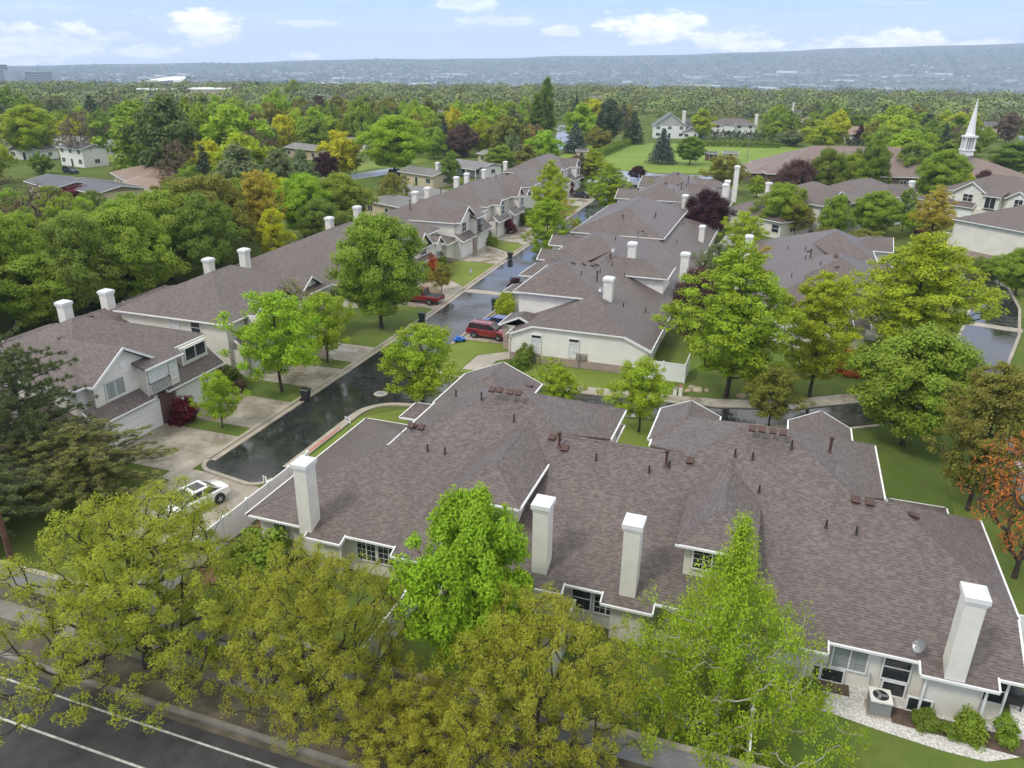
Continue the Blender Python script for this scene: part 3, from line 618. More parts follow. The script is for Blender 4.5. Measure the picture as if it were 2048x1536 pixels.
def dormer(h, u0, u1, v0, zc, ez, win=True, style='dark', pitch=.58, side=0):
    """hipped dormer on the rear slope; front eave at v0"""
    hw = (u1 - u0) / 2; um = (u0 + u1) / 2; ez += h.eps(); rz = ez + pitch * hw
    vb = lambda z: 31.8 + (z - 2.65) / .427
    A = (um, v0 + hw, rz); Bk = (um, vb(rz), rz)
    h.plane([(u0, v0, ez), (u1, v0, ez), A]); h.plane([(u1, v0, ez), (u1, vb(ez), ez), Bk, A], gut=side > 0); h.plane([(u0, vb(ez), ez), (u0, v0, ez), A, Bk], gut=side < 0)
    h.cap((u0, v0, ez), A); h.cap((u1, v0, ez), A); h.cap(A, Bk)
    h.box(u0 + .35, u1 - .35, v0 + .35, vb(ez) + .2, zc, ez - .1)
    if win: h.opening('window', (um - .1, v0 + .35, ez - 1.4), (0, -1), (u1 - u0) * .47, 1.1, style)

def recenter(root, c):
    """put the empty at the middle of the thing's base without moving its parts"""
    T = Matrix.Translation((-c[0], -c[1], 0))
    done = set()
    def walk(o):
        for ch in o.children:
            if ch.data and ch.data.name not in done: ch.data.transform(T); done.add(ch.data.name)
            walk(ch)
    walk(root); off = Matrix.Rotation(root.rotation_euler.z, 3, 'Z') @ Vector((c[0], c[1], 0)); root.location = Vector(root.location) + off
# -------- pieces of the row houses: local x = distance in front of the garage plane, y along the row
def gable_front(h, yc, hw, ez=5.3, x=-.55, depth=5.5, pitch=.62, zb=2.4, wall=True, disc=True, ov=.45):
    ez += h.eps(); rz = ez + hw * pitch
    f, bk = x + ov, x - depth
    h.plane([(f, yc - hw, ez), (f, yc, rz), (bk, yc, rz), (bk, yc - hw, ez)], [((f, yc - hw, ez), (f, yc, rz))], gut=False)
    h.plane([(f, yc + hw, ez), (bk, yc + hw, ez), (bk, yc, rz), (f, yc, rz)], [((f, yc + hw, ez), (f, yc, rz))], gut=False)
    for s_ in (-1, 1): h.trim.bar((f, yc + s_ * (hw + .03), ez - .08), (bk + 2, yc + s_ * (hw + .03), ez - .08), .1, .15)
    w = hw - .3; k = h.eps()
    tri = [(x + k, yc - w, ez - .12), (x + k, yc + w, ez - .12), (x + k, yc, rz - .2)]
    h.wall.poly(tri); h.wall.poly([(x + k - .15, p[1], p[2]) for p in tri[::-1]])
    if wall: h.box(x - depth, x + k, yc - w, yc + w, zb, ez - .1)
    if disc and hw > 1.8:
        m = MB(); m.ring([(.3, x + k), (.3, x + k + .05)], 16, (0, yc, rz - hw * .42), 'x'); m.build('gable_vent', M['trim'], h.root)
def pent(h, y0, y1, x0=.5, x1=-.75, z0=2.68, z1=3.62):
    e = h.eps(); z0 += e; z1 += e
    h.plane([(x0, y0, z0), (x0, y1, z0), (x1, y1, z1), (x1, y0, z1)], [((x0, y0, z0), (x1, y0, z1)), ((x0, y1, z0), (x1, y1, z1))])
    for y in (y0 + .3, y1 - .3):
        t_ = [(x0 - .45, y, z0 - .1), (x1, y, z1 - .16), (x1, y, z0 - .1)]; h.wall.poly(t_); h.wall.poly([(a, b + .01, c) for a, b, c in t_[::-1]])
def bay(h, y0, y1, x0=.35, x1=-.8, z0=2.9, z1=5.25, roof=True):
    h.box(x1, x0, y0, y1, z0, z1)
    if roof:
        o = .35; e = h.eps(); zt = z1 + .02 + e
        h.plane([(x0 + o, y0 - o, zt), (x0 + o, y1 + o, zt), (x1 - 1.2, y1 + o, zt + .95), (x1 - 1.2, y0 - o, zt + .95)])
def rail(h, y0, y1, x, z):
    m = MB(); m.bar((x, y0, z), (x, y1, z), .05); m.bar((x, y0, z + .95), (x, y1, z + .95), .05); n = int((y1 - y0) / .13)
    for i in range(n + 1): y = y0 + (y1 - y0) * i / n; m.bar((x, y, z), (x, y, z + .95), .022, up=Vector((1, 0, 0)))
    for y in (y0, y1): m.bar((x, y, z), (x - .3, y, z), .04); m.bar((x, y, z + .95), (x - .3, y, z + .95), .04)
    m.build('balcony_railing', M['dark_metal'], h.root)
def pier(h, y0, y1, x=.12, z1=2.6, m='brick_red'):
    b_ = MB(); b_.box(-.5, x, y0, y1, 0, z1); b_.build('brick_pier', M[m], h.root)
# ================================================================ the buildings
GRP = 'brown roofed townhouse blocks of the estate'
# ---- foreground block
h = House('townhouse', 0, 0, 0, 'long beige townhouse block with brown shingle roof filling the foreground, four tall chimneys', 'townhouse', GRP)
BUMPS = [(-23.0, -20.7), (-17.6, -14.4), (-10.7, -8.0), (-6.0, -3.4), (.6, 4.6), (8.4, 11.5)]
long_block(h, bumps=BUMPS)
dormer(h, -15.3, -11.0, 33.3, 2.9, 5.45, side=1); dormer(h, -2.85, 1.0, 33.15, 2.9, 5.3)
for u, v in ((-23.1, 32.0), (-9.45, 32.5), (-4.8, 32.3), (9.75, 31.75)): h.chimney(u, v, 2.3, 6.75, .8, .95)
for px, py in ((912, 792), (963, 797), (1028, 842), (855, 902), (890, 908), (1010, 902), (1120, 880), (1192, 920), (1338, 935), (1470, 912), (1505, 918), (1583, 895), (1518, 985), (1298, 945), (1652, 1055), (1712, 1068)):
    def onS(px, py):
        z = 5.0
        for _ in range(40): p = G(px, py, z); z = rear_z(p.y)
        return p
    p = onS(px, py); h.pipe(p.x, p.y, p.z)
for px, py in ((1332, 930), (1659, 905), (1118, 893)): p = onS(px, py); h.pipe(p.x, p.y, p.z, .8, .075, True)
for px, py in ((985, 774), (1000, 775), (1021, 779), (1037, 781), (823, 846), (843, 849), (1105, 869), (1130, 891), (1380, 916), (1505, 852), (1524, 854), (1546, 857), (1566, 860), (1711, 994), (1739, 999)): p = onS(px, py + 6); h.vent(p.x, p.y, p.z, (0, -1))
h.vent(-13.1, 37.6, 6.42, (-.3, -.95), .5); h.vent(-.7, 37.2, 6.2, (.6, -.6), .5); h.vent(-20.4, 40.2, 5.63, (-1, 0)); h.vent(-14.4, 45.2, 7.35, (.3, 1)); h.vent(8.4, 39.4, 5.72, (1, 0))
h.dish(8.2, 31.95, 2.7, 240)
for u, w, st in ((-25.4, .8, 'dark'), (-19.7, 1.15, 'dark'), (-18.3, 1.3, 'dark'), (-12.6, 1.2, 'sash'), (-11.5, .9, 'sash'), (-7.2, .95, 'sash'), (-5.9, 1.2, 'dark'), (-1.6, 1.6, 'dark'), (.2, 1.2, 'dark'), (5.7, 1.45, 'shutter'), (7.7, 1.1, 'sash'), (11.85, .9, 'sash')):
    h.opening('window', (u if u < 11 else 11.68, 32.3, .95), (0, -1), w if u < 11 else .8, 1.35, st)
for u in (4.05, 5.1, 7.75, 8.75): h.opening('basement_window', (u, 32.29 if u < 8.5 else 31.59, .06), (0, -1), .92, .72, 'plain')
for u, v in ((-20.9, 31.5), (8.75, 31.5), (11.15, 31.5), (12.1, 32.2), (-8.2, 31.5)): h.downspout(u, v, 2.4)
for u, v, n in ((-20.7, 41, (-1, 0)), (-26.84, 36, (-1, 0)), (12.2, 38, (1, 0))): h.opening('window', (u, v, 3.6 if u == -20.7 else .9), n, 1.2, 1.2, 'sash')
m = MB(); 
for u in (4.55, 4.95): m.box(u - .08, u + .08, 32.2, 32.28, .8, .96)
m.build('outlet_box', M['trim'], h.root)
h.finish(); recenter(h.root, (-7, 40))
# ---- middle block, turned to face the lane
h = House('townhouse', 21.9, 95.3, R(90), 'white walled townhouse block with stone base and clipped gable, beyond the foreground roof', 'townhouse', GRP, wallm='stucco_light')
long_block(h, bumps=[(-12, -9)], west_gable=True)
dormer(h, -10.2, -4.2, 33.1, 2.9, 5.2, False, pitch=.43, side=-1)
for u, v, z1 in ((-20.0, 37.6, 7.3), (-4.8, 38.2, 7.8), (-4.4, 32.0, 7.0)): h.chimney(u, v, 2.6, z1, .85, .9)
h.dish(-19.2, 38.6, 5.1, 300); h.dish(-5.2, 40.4, 6.2, 300)
for x, y in ((-15, 43), (-13.6, 42.2), (-12.6, 41.4), (-11.6, 41.2)): h.vent(x, y - .3, rear_z(y - .3), (0, -1))
for x, y in ((-17.2, 41.2), (-13.4, 40), (-9.2, 39.6), (-6.5, 39.8), (-19.8, 36), (-18, 34), (-3.2, 38.3), (-10.6, 37.8), (1.2, 41.5), (3.2, 39.2)): h.pipe(x, y, rear_z(y))
h.pipe(-16.6, 39.6, rear_z(39.6), 1.0, .08, True); h.pipe(-7.6, 40.2, rear_z(40.2), .6, .08, True)
for y, w, hh in ((43.0, .95, 1.25), (39.2, .95, 1.3)):
    h.opening('window', (-26.9, y, 1.05), (-1, 0), w, hh, 'blind'); h.opening('transom_window', (-26.9, y, 1.05 + hh + .22), (-1, 0), w, .28, 'plain')
s_ = h.stone; s_.box(-26.96, -26.2, 32.2, 45.7, 0, .8); s_.box(-26.97, -26.3, 37.85, 38.95, .8, 1.5); s_.box(-24.36, -24.0, 45.7, 47.34, 0, 1.3); s_.box(-24.4, -24.0, 46.8, 47.4, 1.3, 2.5)
m = MB(); m.box(-27.12, -26.98, 38.5, 38.8, .85, 1.4); m.box(-27.09, -26.98, 38.0, 38.35, .9, 1.25); m.ring([(.035, 0), (.035, .85)], 8, (-27.05, 38.62, 0)); m.build('electric_meter', M['grey_metal'], h.root)
h.downspout(-26.95, 45.75, 2.5); h.downspout(-26.95, 32.15, 2.5)
h.opening('garage_door', (-17.0, 47.1, 0), (0, 1), 4.6, 2.15)
h.finish(); recenter(h.root, (-7, 42))
# ---- second block of the middle row
h = House('townhouse', -20, 116, 0, 'short townhouse block behind the white walled block, its wide roof crossed by many vent pipes', 'townhouse', GRP, wallm='stucco_light')
h.hip(-9.2, 10.2, -15.4, 16.2, 2.7, .41, 'v'); A_, B_ = h.hip(-8.2, 5.0, -9.2, 15.4, 5.3, .43, 'v')
h.hip(-10.4, -5, 9, 14.8, 2.7, .42, 'u', ('gable', 'hip'))
h.chimney(9.0, 1.5, 2.4, 5.4)
for x, y in ((2.0, -9), (2.6, -7.5)): h.vent(x, y, 2.7 + .41 * (10.2 - x) , (1, 0), .41)
for x, y in ((3, -3), (4.4, 2), (5.6, 6), (6.4, -6), (3.6, 9), (1.8, -11.4)): h.pipe(x, y, 2.72 + .41 * (10.2 - x))
h.pipe(-1.6, -5.4, 2.5 + .43 * 9, 1.0, .08, True); h.pipe(2.2, 0, 6.1, .9, .08, True)
h.vent(-1.6, -1.9, 7.85, (0, -1)); h.vent(-1.0, -3, 7.75, (1, 0))
h.finish()
# ---- third block of the middle row
h = House('townhouse', 21.9, 161, R(90), 'townhouse block nearest the green field, tall white chimneys along its right side', 'townhouse', GRP, wallm='stucco_light')
long_block(h, bumps=[])
dormer(h, -10.2, -4.2, 33.1, 2.9, 5.2, False, pitch=.43); dormer(h, 1.4, 6.6, 33.4, 2.9, 5.0, False, pitch=.43)
for u, v, z1 in ((-13.4, 32.4, 7.6), (-10.8, 32.3, 7.9), (1.6, 31.6, 9.2), (-24.6, 38, 6.9)): h.chimney(u, v, 2.4, z1, .85, .9)
for x, y in ((-18, 41), (-15, 43), (-12, 40), (-8, 40), (-5, 39.5), (0, 42.6), (3, 41)): h.pipe(x, y, rear_z(y))
for x, y in ((-13, 40.3), (-4, 40.2)): h.pipe(x, y, rear_z(y), 1.0, .08, True)
for x in (-15.2, -14.4, -.2, .9): h.vent(x, 42.9, rear_z(42.9), (0, -1))
h.finish(); recenter(h.root, (-7, 42))
# ---- block to the right, behind the tall spring trees
h = House('townhouse', -36.8, 94.4, R(-90), 'townhouse block half hidden behind the tall yellow green trees right of the middle block', 'townhouse', GRP, wallm='stucco')
long_block(h, bumps=[])
h.chimney(9.2, 33.4, 2.4, 6.9, .9, .9); h.pipe(9.2, 33.4, 6.95, .25, .12)
h.chimney(-12, 33, 2.4, 6.6)
for x, y in ((-3, 40), (2.4, 41.5), (4.2, 38.6), (-8, 40), (-12, 38)): h.pipe(x, y, rear_z(y))
for x in (-.1, .5, 1.1): h.vent(x, 43.1, rear_z(43.1), (0, -1))
h.vent(3.4, 43.2, 6.9, (1, 0)); h.vent(-6.5, 40.4, rear_z(40.4), (0, -1))
h.pipe(-2.6, 40.5, rear_z(40.5), .9, .08, True)
for y in (35, 39.5): h.opening('window', (12.2, y, .9), (1, 0), 1.2, 1.3, 'blind')
h.opening('window_well', (12.21, 37.4, .02), (1, 0), 1.0, .5, 'plain')
h.finish(); recenter(h.root, (-7, 42))
# ---- the left row along the lane (front at u -45, local y = world y)
def row(y, label, u=-45.0, rot=0.0, v=None, wallm='stucco'): return House('townhouse', u, v if v is not None else y, rot, label, 'townhouse', GRP, wallm=wallm)
h = row(45, 'nearest townhouse of the left row, with balcony, round gable vent and two white garage doors')
h.hip(-13.8, -.9, -7.2, 6.5, 5.3, .43, 'v'); h.hip(-21.6, -11, -8.5, 8.4, 2.9, .36, 'v'); h.hip(-20, -1.5, -19, -4.5, 2.9, .38, 'u'); h.hip(-21.8, -15, 3.8, 9.4, 2.95, .38, 'u')
gable_front(h, -3.1, 3.25); pent(h, -7.2, -1.5); pent(h, -.1, 6.8, .5, -1.25, 2.68, 4.0); bay(h, -1.9, 1.6); bay(h, 2.9, 6.1, -.45, -1.4, 3.6, 5.2, False)
h.box(-1.4, 0, -6.9, 6.6, 0, 2.66); pier(h, -.65, .85); pier(h, 6.3, 6.85); pier(h, -7.0, -6.6)
h.opening('garage_door', (.02, -3.2, 0), (1, 0), 4.7, 2.15); h.opening('garage_door', (.02, 3.6, 0), (1, 0), 4.7, 2.15)
h.opening('window', (-.52, -4.1, 3.75), (1, 0), 1.7, 1.3, 'shutter'); h.opening('balcony_door', (.36, -.75, 3.05), (1, 0), 1.7, 1.95, 'blind'); h.opening('window', (.36, .95, 3.5), (1, 0), .75, 1.25, 'blind'); h.opening('window', (-.43, 4.5, 3.95), (1, 0), 2.4, 1.05, 'slide')
rail(h, -1.75, .25, .62, 3.0)
h.chimney(-16.4, 6.4, 2.6, 6.5, .85, .95); h.chimney(-15.2, 10.2, 2.0, 6.7, .85, .95)
h.vent(-9.2, 2.6, 7.0, (0, 1)); h.vent(-6.2, -3, 7.2, (1, 0)); h.vent(-8.2, -4.6, 6.3, (0, -1)); h.pipe(-10.5, -6.3, 5.6, .7, .08, True)
h.dish(-15.6, 9.9, 5.6, 20)
h.finish()
h = row(61.5, 'second townhouse of the left row, beige end wall and small gables behind street trees')
h.hip(-13.6, -.8, -7.3, 8.6, 5.3, .43, 'v'); h.hip(-21.4, -9, -16, 8.6, 2.9, .36, 'v'); h.hip(-21.6, -15.5, 1.5, 8.0, 2.95, .38, 'u')
gable_front(h, -2.9, 1.3, 5.3, -.4, 3, .62, disc=False); gable_front(h, 5.6, 2.3, 5.3, -.45, 4, .62); pent(h, -6.6, .2); pent(h, 1.0, 8.0); bay(h, 2.9, 8.0, .2); bay(h, -4.4, -1.5, .3, -.9, 2.9, 5.2, False)
h.box(-1.4, 0, -6.6, 7.8, 0, 2.66); pier(h, .2, 1.1)
h.opening('garage_door', (.02, -3.2, 0), (1, 0), 4.7, 2.15); h.opening('garage_door', (.02, 4.2, 0), (1, 0), 4.7, 2.15)
h.opening('window', (-.82, .6, 3.7), (1, 0), 1.1, 1.3, 'sash'); h.opening('window', (.22, 5.4, 3.6), (1, 0), 1.5, 1.3, 'mull'); h.opening('window', (.32, -2.9, 3.5), (1, 0), 1.0, 1.3, 'sash')
h.opening('window', (-4.6, -6.9, 3.9), (0, -1), 1.0, 1.15, 'sash'); h.opening('window', (-7, -6.9, 3.9), (0, -1), 1.0, 1.15, 'blind')
h.chimney(-16.2, 9.4, 2.6, 6.3, .85, .95); h.chimney(-13.2, 12.0, 2.2, 7.1, .85, .95)
h.vent(-14.4, 4.6, 5.3, (-1, 0)); h.vent(-15.0, 3.6, 5.0, (-1, 0)); h.vent(-9.4, 4.5, 6.8, (-1, 0))
h.finish()
h = row(87, 'low roofed townhouse of the left row behind the big round green street tree')
h.hip(-21, -2, -9, 13, 3.0, .42, 'v', ('gable', 'hip')) if False else None
h.hip(-20.5, -1.2, -9.2, 19, 3.0, .42, 'v'); h.hip(-4.5, .3, 4.6, 10.8, 4.4, .5, 'u', ('hip', 'hip')); h.hip(-13, -3, 10, 19, 4.4, .43, 'v')
gable_front(h, 6.6, 2.3, 4.5, -.1, 4, .8); gable_front(h, 12.6, 1.5, 3.6, -.6, 4, .75, 0); pent(h, 3.4, 9.2, .6, -.8); gable_front(h, -6.8, 3.2, 3.0, -1.2, 5, .5)
h.box(-1.5, 0, 3.6, 9.4, 0, 2.66); pier(h, 8.8, 9.5, .12, 2.5, 'brick_pale')
h.opening('garage_door', (.02, 6.1, 0), (1, 0), 4.7, 2.15); h.opening('window', (.0, 6.6, 3.4), (1, 0), 1.5, 1.0, 'mull'); h.opening('window', (-.45, 12.6, 1.0), (1, 0), 1.3, 1.6, 'mull'); h.opening('window', (-4.4, -8.8, 1.0), (0, -1), 1.4, .9, 'dark')
h.chimney(-15.5, 8.6, 3, 6.9, .85, .95); h.chimney(-15.6, 16.6, 3, 7.2, .85, .95)
h.vent(-14.6, -1, 5.1, (-1, 0)); h.pipe(-13, 7, 6.0, .9, .08, True); h.pipe(-15.6, 0, 4.9); h.pipe(-8, 12, 5.7)
h.finish()
h = row(112.3, 'townhouse of the left row beside the wide lawn, steep white gable and two white garages')
h.hip(-13.6, -.8, -5.8, 7.6, 5.3, .43, 'v'); h.hip(-21.2, -10, -7, 7.8, 2.9, .38, 'v'); h.hip(-16, -.6, -9.2, -4.8, 2.8, .4, 'u')
gable_front(h, -2.2, 3.2); pent(h, -6.4, -.9, .6); pent(h, .4, 6.6, .5, -1.1, 2.68, 3.9); bay(h, -.7, 2.6); h.box(-1.4, 0, -6, 6.4, 0, 2.66); pier(h, -.9, .2, .12, 2.6, 'brick_pale'); pier(h, 5.8, 6.4, .12, 2.6, 'brick_pale')
s_ = h.stone; s_.box(-9, .06, -8.86, -8.7, 0, .8)
h.opening('garage_door', (.02, -3.6, 0), (1, 0), 4.3, 2.15); h.opening('garage_door', (.02, 3.2, 0), (1, 0), 4.7, 2.15)
h.opening('window', (-.52, -3.3, 3.7), (1, 0), 1.5, 1.3, 'mull'); h.opening('balcony_door', (.36, .6, 3.05), (1, 0), 1.5, 1.95, 'slide'); h.opening('window', (.36, 2.1, 3.5), (1, 0), .7, 1.25, 'mull')
rail(h, -.2, 1.5, .62, 3.0); h.downspout(.1, -6.3, 2.6)
h.chimney(-17, 14, 2.4, 6.2, .85, .95); h.chimney(-15.6, 16.2, 2.4, 6.7, .85, .95)
h.pipe(-9.5, -3.2, 6.6, 1.1, .08, True); h.vent(-12.6, -3, 5.2, (-1, 0)); h.pipe(-14.6, -4, 4.6); h.vent(-15, 2, 4.2, (-1, 0))
h.finish()
h = row(129.8, 'townhouse of the left row with two small front gables and burgundy shrub by its garages')
h.hip(-13.8, -1.6, -8.0, 11, 5.3, .46, 'v'); h.hip(-21.2, -11, -7, 9, 2.9, .38, 'v')
gable_front(h, -4.0, 1.2, 5.25, -.8, 3, .7, disc=False); gable_front(h, 6.0, 1.9, 5.3, -.8, 4, .8); gable_front(h, 10.5, 1.6, 4.6, -.8, 4, .7)
pent(h, -7.4, -1.3, .3); pent(h, .2, 7.4, .4); bay(h, 4.3, 7.6, -.2, -1.4, 2.9, 5.2, False); bay(h, -5.2, -2.8, -.3, -1.6, 2.9, 5.1, False); h.box(-2, -.4, -7.2, 7.2, 0, 2.66); pier(h, -1.4, .2, -.3, 2.6, 'brick_pale')
h.opening('garage_door', (-.38, -4.4, 0), (1, 0), 4.5, 2.15); h.opening('garage_door', (-.38, 4.2, 0), (1, 0), 4.7, 2.15)
for y, x in ((-4, -.28), (1.2, -1.9), (6, -.18), (10.5, -1.1)): h.opening('window', (x if x > -1.5 else -1.98, y, 3.6), (1, 0), 1.1, 1.35, 'sash')
h.opening('window', (-4, -7.62, 3.7), (0, -1), 1.4, 1.4, 'sash')
h.chimney(-18, 17.5, 2.4, 6.2, .85, .95); h.chimney(-17.4, 21.5, 2.4, 6.5, .85, .95); h.pipe(-13.6, 0, 5.4, .9, .08, True); h.vent(-9.8, 7.5, 7.2, (-1, 0)); h.pipe(-12, -6, 5.6)
h.finish()
h = row(166, 'farthest townhouse of the left row with white bay windows, dark car on its driveway')
h.hip(-12, -2.6, -18.5, 2, 5.1, .43, 'v'); h.hip(-20, -9, -19, 18, 2.9, .4, 'v'); h.hip(-15, -3.4, 0, 22, 5.3, .48, 'v')
gable_front(h, 4.0, 1.3, 5.3, -2.8, 3, .7, disc=False); gable_front(h, 16.5, 2.0, 5.4, -2.4, 4, .85); pent(h, 3, 9, -1.6, -3.4); pent(h, 10.5, 19, -1.2, -3.2); bay(h, 14.6, 18.4, -1.9, -3.4, 2.9, 5.3, False)
h.box(-4, -2.2, 1, 20, 0, 2.66)
h.opening('garage_door', (-2.18, 15, 0), (1, 0), 4.7, 2.15); h.opening('garage_door', (-2.18, 5.5, 0), (1, 0), 4.7, 2.15)
for y, x in ((16.5, -1.88), (9, -3.78), (4, -2.78)): h.opening('window', (x, y, 3.6), (1, 0), 1.3, 1.35, 'sash')
h.chimney(-18.2, -3, 2.4, 5.9); h.chimney(-17.8, 10, 2.4, 6.3); h.pipe(-12, -12, 5.2, 1.0, .08, True); h.vent(-9, 15, 7.7, (-1, 0))
h.finish()
# ---- right cluster, turned about 40 degrees
rr = R(-40)
h = House('townhouse', 9.5, 147.8, rr, 'right hand townhouse row with two white gables behind a line of round green street trees', 'townhouse', GRP)
h.hip(-15, -.8, -4.6, 8.4, 5.3, .43, 'u', ('hip', 'hip')); h.hip(-14, -2.2, 6.5, 24, 5.0, .48, 'v'); h.hip(-17, -2, -12.5, -2, 2.9, .42, 'u'); h.hip(-17, -8, 0, 24, 2.9, .42, 'v')
gable_front(h, -.6, 3.6); gable_front(h, 11.6, 1.5, 5.0, -1.8, 3, .6, disc=False); gable_front(h, 20.5, 2.8, 5.1, -1.4, 4, .65); pent(h, -5, 2, .6); pent(h, 4.5, 11.5, -.6, -2); pent(h, 14, 22, -.3, -1.8)
h.box(-2, 0, -4.6, 2.6, 0, 2.66); h.box(-3, -1.2, 4, 23, 0, 2.66); bay(h, 2.2, 6, -.2, -1.6)
s_ = h.stone; s_.box(-8, .05, -4.72, -4.55, 0, .9)
h.opening('garage_door', (.02, -1.2, 0), (1, 0), 4.7, 2.15); h.opening('garage_door', (-1.18, 8, 0), (1, 0), 4.7, 2.15); h.opening('garage_door', (-1.18, 18, 0), (1, 0), 4.7, 2.15)
for y, x in ((4.2, -.18), (20.5, -1.38), (16, -2.58), (9, -2.58)): h.opening('window', (x, y, 3.6), (1, 0), 1.3, 1.3, 'sash')
h.opening('window', (-3.5, -12.1, 1), (0, -1), 1.5, 1.3, 'sash'); h.opening('window', (-2.4, -9, 1), (1, 0), 1.4, 1.4, 'mull')
h.chimney(-14.5, -2.5, 4, 7.3); h.chimney(-3, 23.6, 4, 7.4); h.vent(-11, 1.5, 7.8, (-.3, -1)); h.pipe(-12.8, -2.5, 6.4, 1.0, .08, True)
h.finish()
h = House('townhouse', 35.2, 170.5, R(-128), 'cream townhouse at the right edge with glazed balcony door and white front gable', 'townhouse', GRP)
h.hip(-14, -.8, -9, 9, 5.3, .46, 'v'); h.hip(-9, .6, -13, -8, 3.0, .45, 'u'); gable_front(h, -2.4, 3.4); pent(h, -6.8, -1, .5); bay(h, .2, 3.4, .3); gable_front(h, 6.4, 2.4, 5.2, -.5, 4, .6)
h.box(-1.4, 0, -6.5, 8, 0, 2.66)
s_ = h.stone; s_.box(-.4, .24, -12.65, -8.4, 0, .8)
h.opening('garage_door', (.02, -3.6, 0), (1, 0), 4.6, 2.15); h.opening('window', (-.52, -2.9, 3.7), (1, 0), 1.8, 1.3, 'mull'); h.opening('balcony_door', (.31, 1.8, 3.05), (1, 0), 1.9, 2.0, 'slide'); h.opening('window', (-.45, 6.4, 3.5), (1, 0), 1.4, 1.7, 'mull')
for y in (-11.8, -10.0): h.opening('window', (.21, y, .95), (1, 0), .9, 1.3, 'sash')
h.finish()
h = House('townhouse', 38.5, 137.5, R(-45), 'townhouse at the right edge showing a tall blank beige end wall under a hip roof', 'townhouse', GRP)
h.hip(-11, 11, -7.4, 7, 5.25, .42, 'u'); s_ = h.stone; s_.box(-10.6, 10.6, -7.06, -6.5, 0, .9); h.hip(-12.4, -9.6, -6.6, -4, 2.9, .3, 'v'); h.vent(-4.5, -1.5, 7.3, (-.7, -.7)); h.chimney(4, 2, 6, 9); h.downspout(-10.7, -7.0, 5.1)
h.opening('window', (-10.62, 2, 3.4), (-1, 0), 1.2, 1.3, 'sash')
h.finish()
# ---- church with a long brown roof and a white steeple
cx = House('church', 18, 222, R(11.6), 'long low church with a brown roof and a tall white steeple at its right end', 'church', roofm='shingle_church', wallm='brick_brown')
cx.hip(-26.5, 25, -13.5, 13.5, 3.4, .42, 'u', ('hip', 'hip')); cx.hip(14.5, 35.5, -19.5, 13, 3.35, .36, 'v', ('hip', 'hip')); cx.hip(-30, -19, -9, 9, 3.0, .28, 'v')
for i in range(8): cx.opening('window', (-22 + i * 4.6, -13.1, .9), (0, -1), 1.4, 1.6, 'mull')
cx.finish()
st = MB(); st.box(-1.5, 1.5, -1.5, 1.5, 0, 1.2); st.box(-1.75, 1.75, -1.75, 1.75, 1.2, 1.5); st.box(-1.75, 1.75, -1.75, 1.75, 4.3, 4.7)
for a, b_ in ((-1, -1), (1, -1), (1, 1), (-1, 1)): st.box(a * 1.2 - .25, a * 1.2 + .25, b_ * 1.2 - .25, b_ * 1.2 + .25, 1.5, 4.3)
for k in (-.4, .4): st.box(k - .1, k + .1, -1.25, 1.25, 1.5, 4.3); st.box(-1.25, 1.25, k - .1, k + .1, 1.5, 4.3)
st.ring([(1.45, 4.7), (1.25, 5.3), (.05, 13.4)], 8)
ch_root = cx.root
so = st.build('steeple', M['trim'], ch_root, (23.0, -1.2, 7.6)); so.scale = (.84, .84, 1.0)
lv = MB(); lv.box(-1.1, 1.1, -1.1, 1.1, 1.5, 4.3); lv.build('belfry_louvre', M['grey_metal'], so)
for o in so.children: o.location = (0, 0, 0)
# ---- houses of the older neighbourhoods, farther off: (photo px of the front foot, width, depth, turn, wall, roof, eave, label, extras)
def ranch(px, py, w, d, rot, wallm, roofm, ez, label, pitch=.3, ends=('gable', 'gable'), axis='u', extra=None, cat='house'):
    p = G(px, py); h = House('house', p.x, p.y, R(rot), label, cat, 'houses of the older neighbourhoods', roofm, wallm)
    h.hip(-w / 2, w / 2, 0, d, ez, pitch, axis, ends, ovh=.5)
    n = max(2, int(w / 4))
    for i in range(n):
        x = -w / 2 + w * (i + .5) / n
        if i == n // 2: h.opening('door', (x, .5, .02), (0, -1), .95, 2.05, 'plain')
        else: h.opening('window', (x, .5, 1.0), (0, -1), 1.5, 1.1, 'slide')
        if ez > 4: h.opening('window', (x, .5, 3.6), (0, -1), 1.4, 1.15, 'mull')
    for s_ in (-1, 1): h.opening('window', (s_ * (w / 2 - .5), d * .55, 1.0), (s_, 0), 1.4, 1.0, 'slide')
    if extra: extra(h, w, d)
    h.finish(); return h
def ch_(u, v, z, m='flue'):
    def f(h, w, d): h.chimney(u, v, 2, z)
    return f
def brickch(h, w, d):
    b_ = MB(); b_.box(w / 2 - 1.6, w / 2 - .1, d * .4, d * .4 + .9, 0, 5.2); o = b_.build('chimney', M['brick_red'], h.root)
def porch(h, w, d):
    h.plane([(-w / 2, -2.4, 2.45), (w / 2, -2.4, 2.45), (w / 2, .4, 3.1), (-w / 2, .4, 3.1)])
    for i in range(5):
        m = MB(); x = -w / 2 + .3 + (w - .6) * i / 4; m.box(x - .08, x + .08, -2.25, -2.09, 0, 2.4); m.build('porch_post', M['trim'], h.root)
def carport(h, w, d):
    m = MB(); m.box(w / 2 - 1, w / 2 + 6, -3.5, d * .7, 2.75, 2.9); m.build('carport_roof', M['trim'], h.root)
    for x, y in ((w / 2 + 5.7, -3.2), (w / 2 - .6, -3.2), (w / 2 + 5.7, d * .6)):
        p = MB(); p.box(x - .07, x + .07, y - .07, y + .07, 0, 2.74); p.build('carport_post', M['trim'], h.root)
ranch(143, 333, 12.5, 8, -14, 'siding_white', 'shingle_dark', 4.9, 'white split level house with dark shutters at the far left', .28)
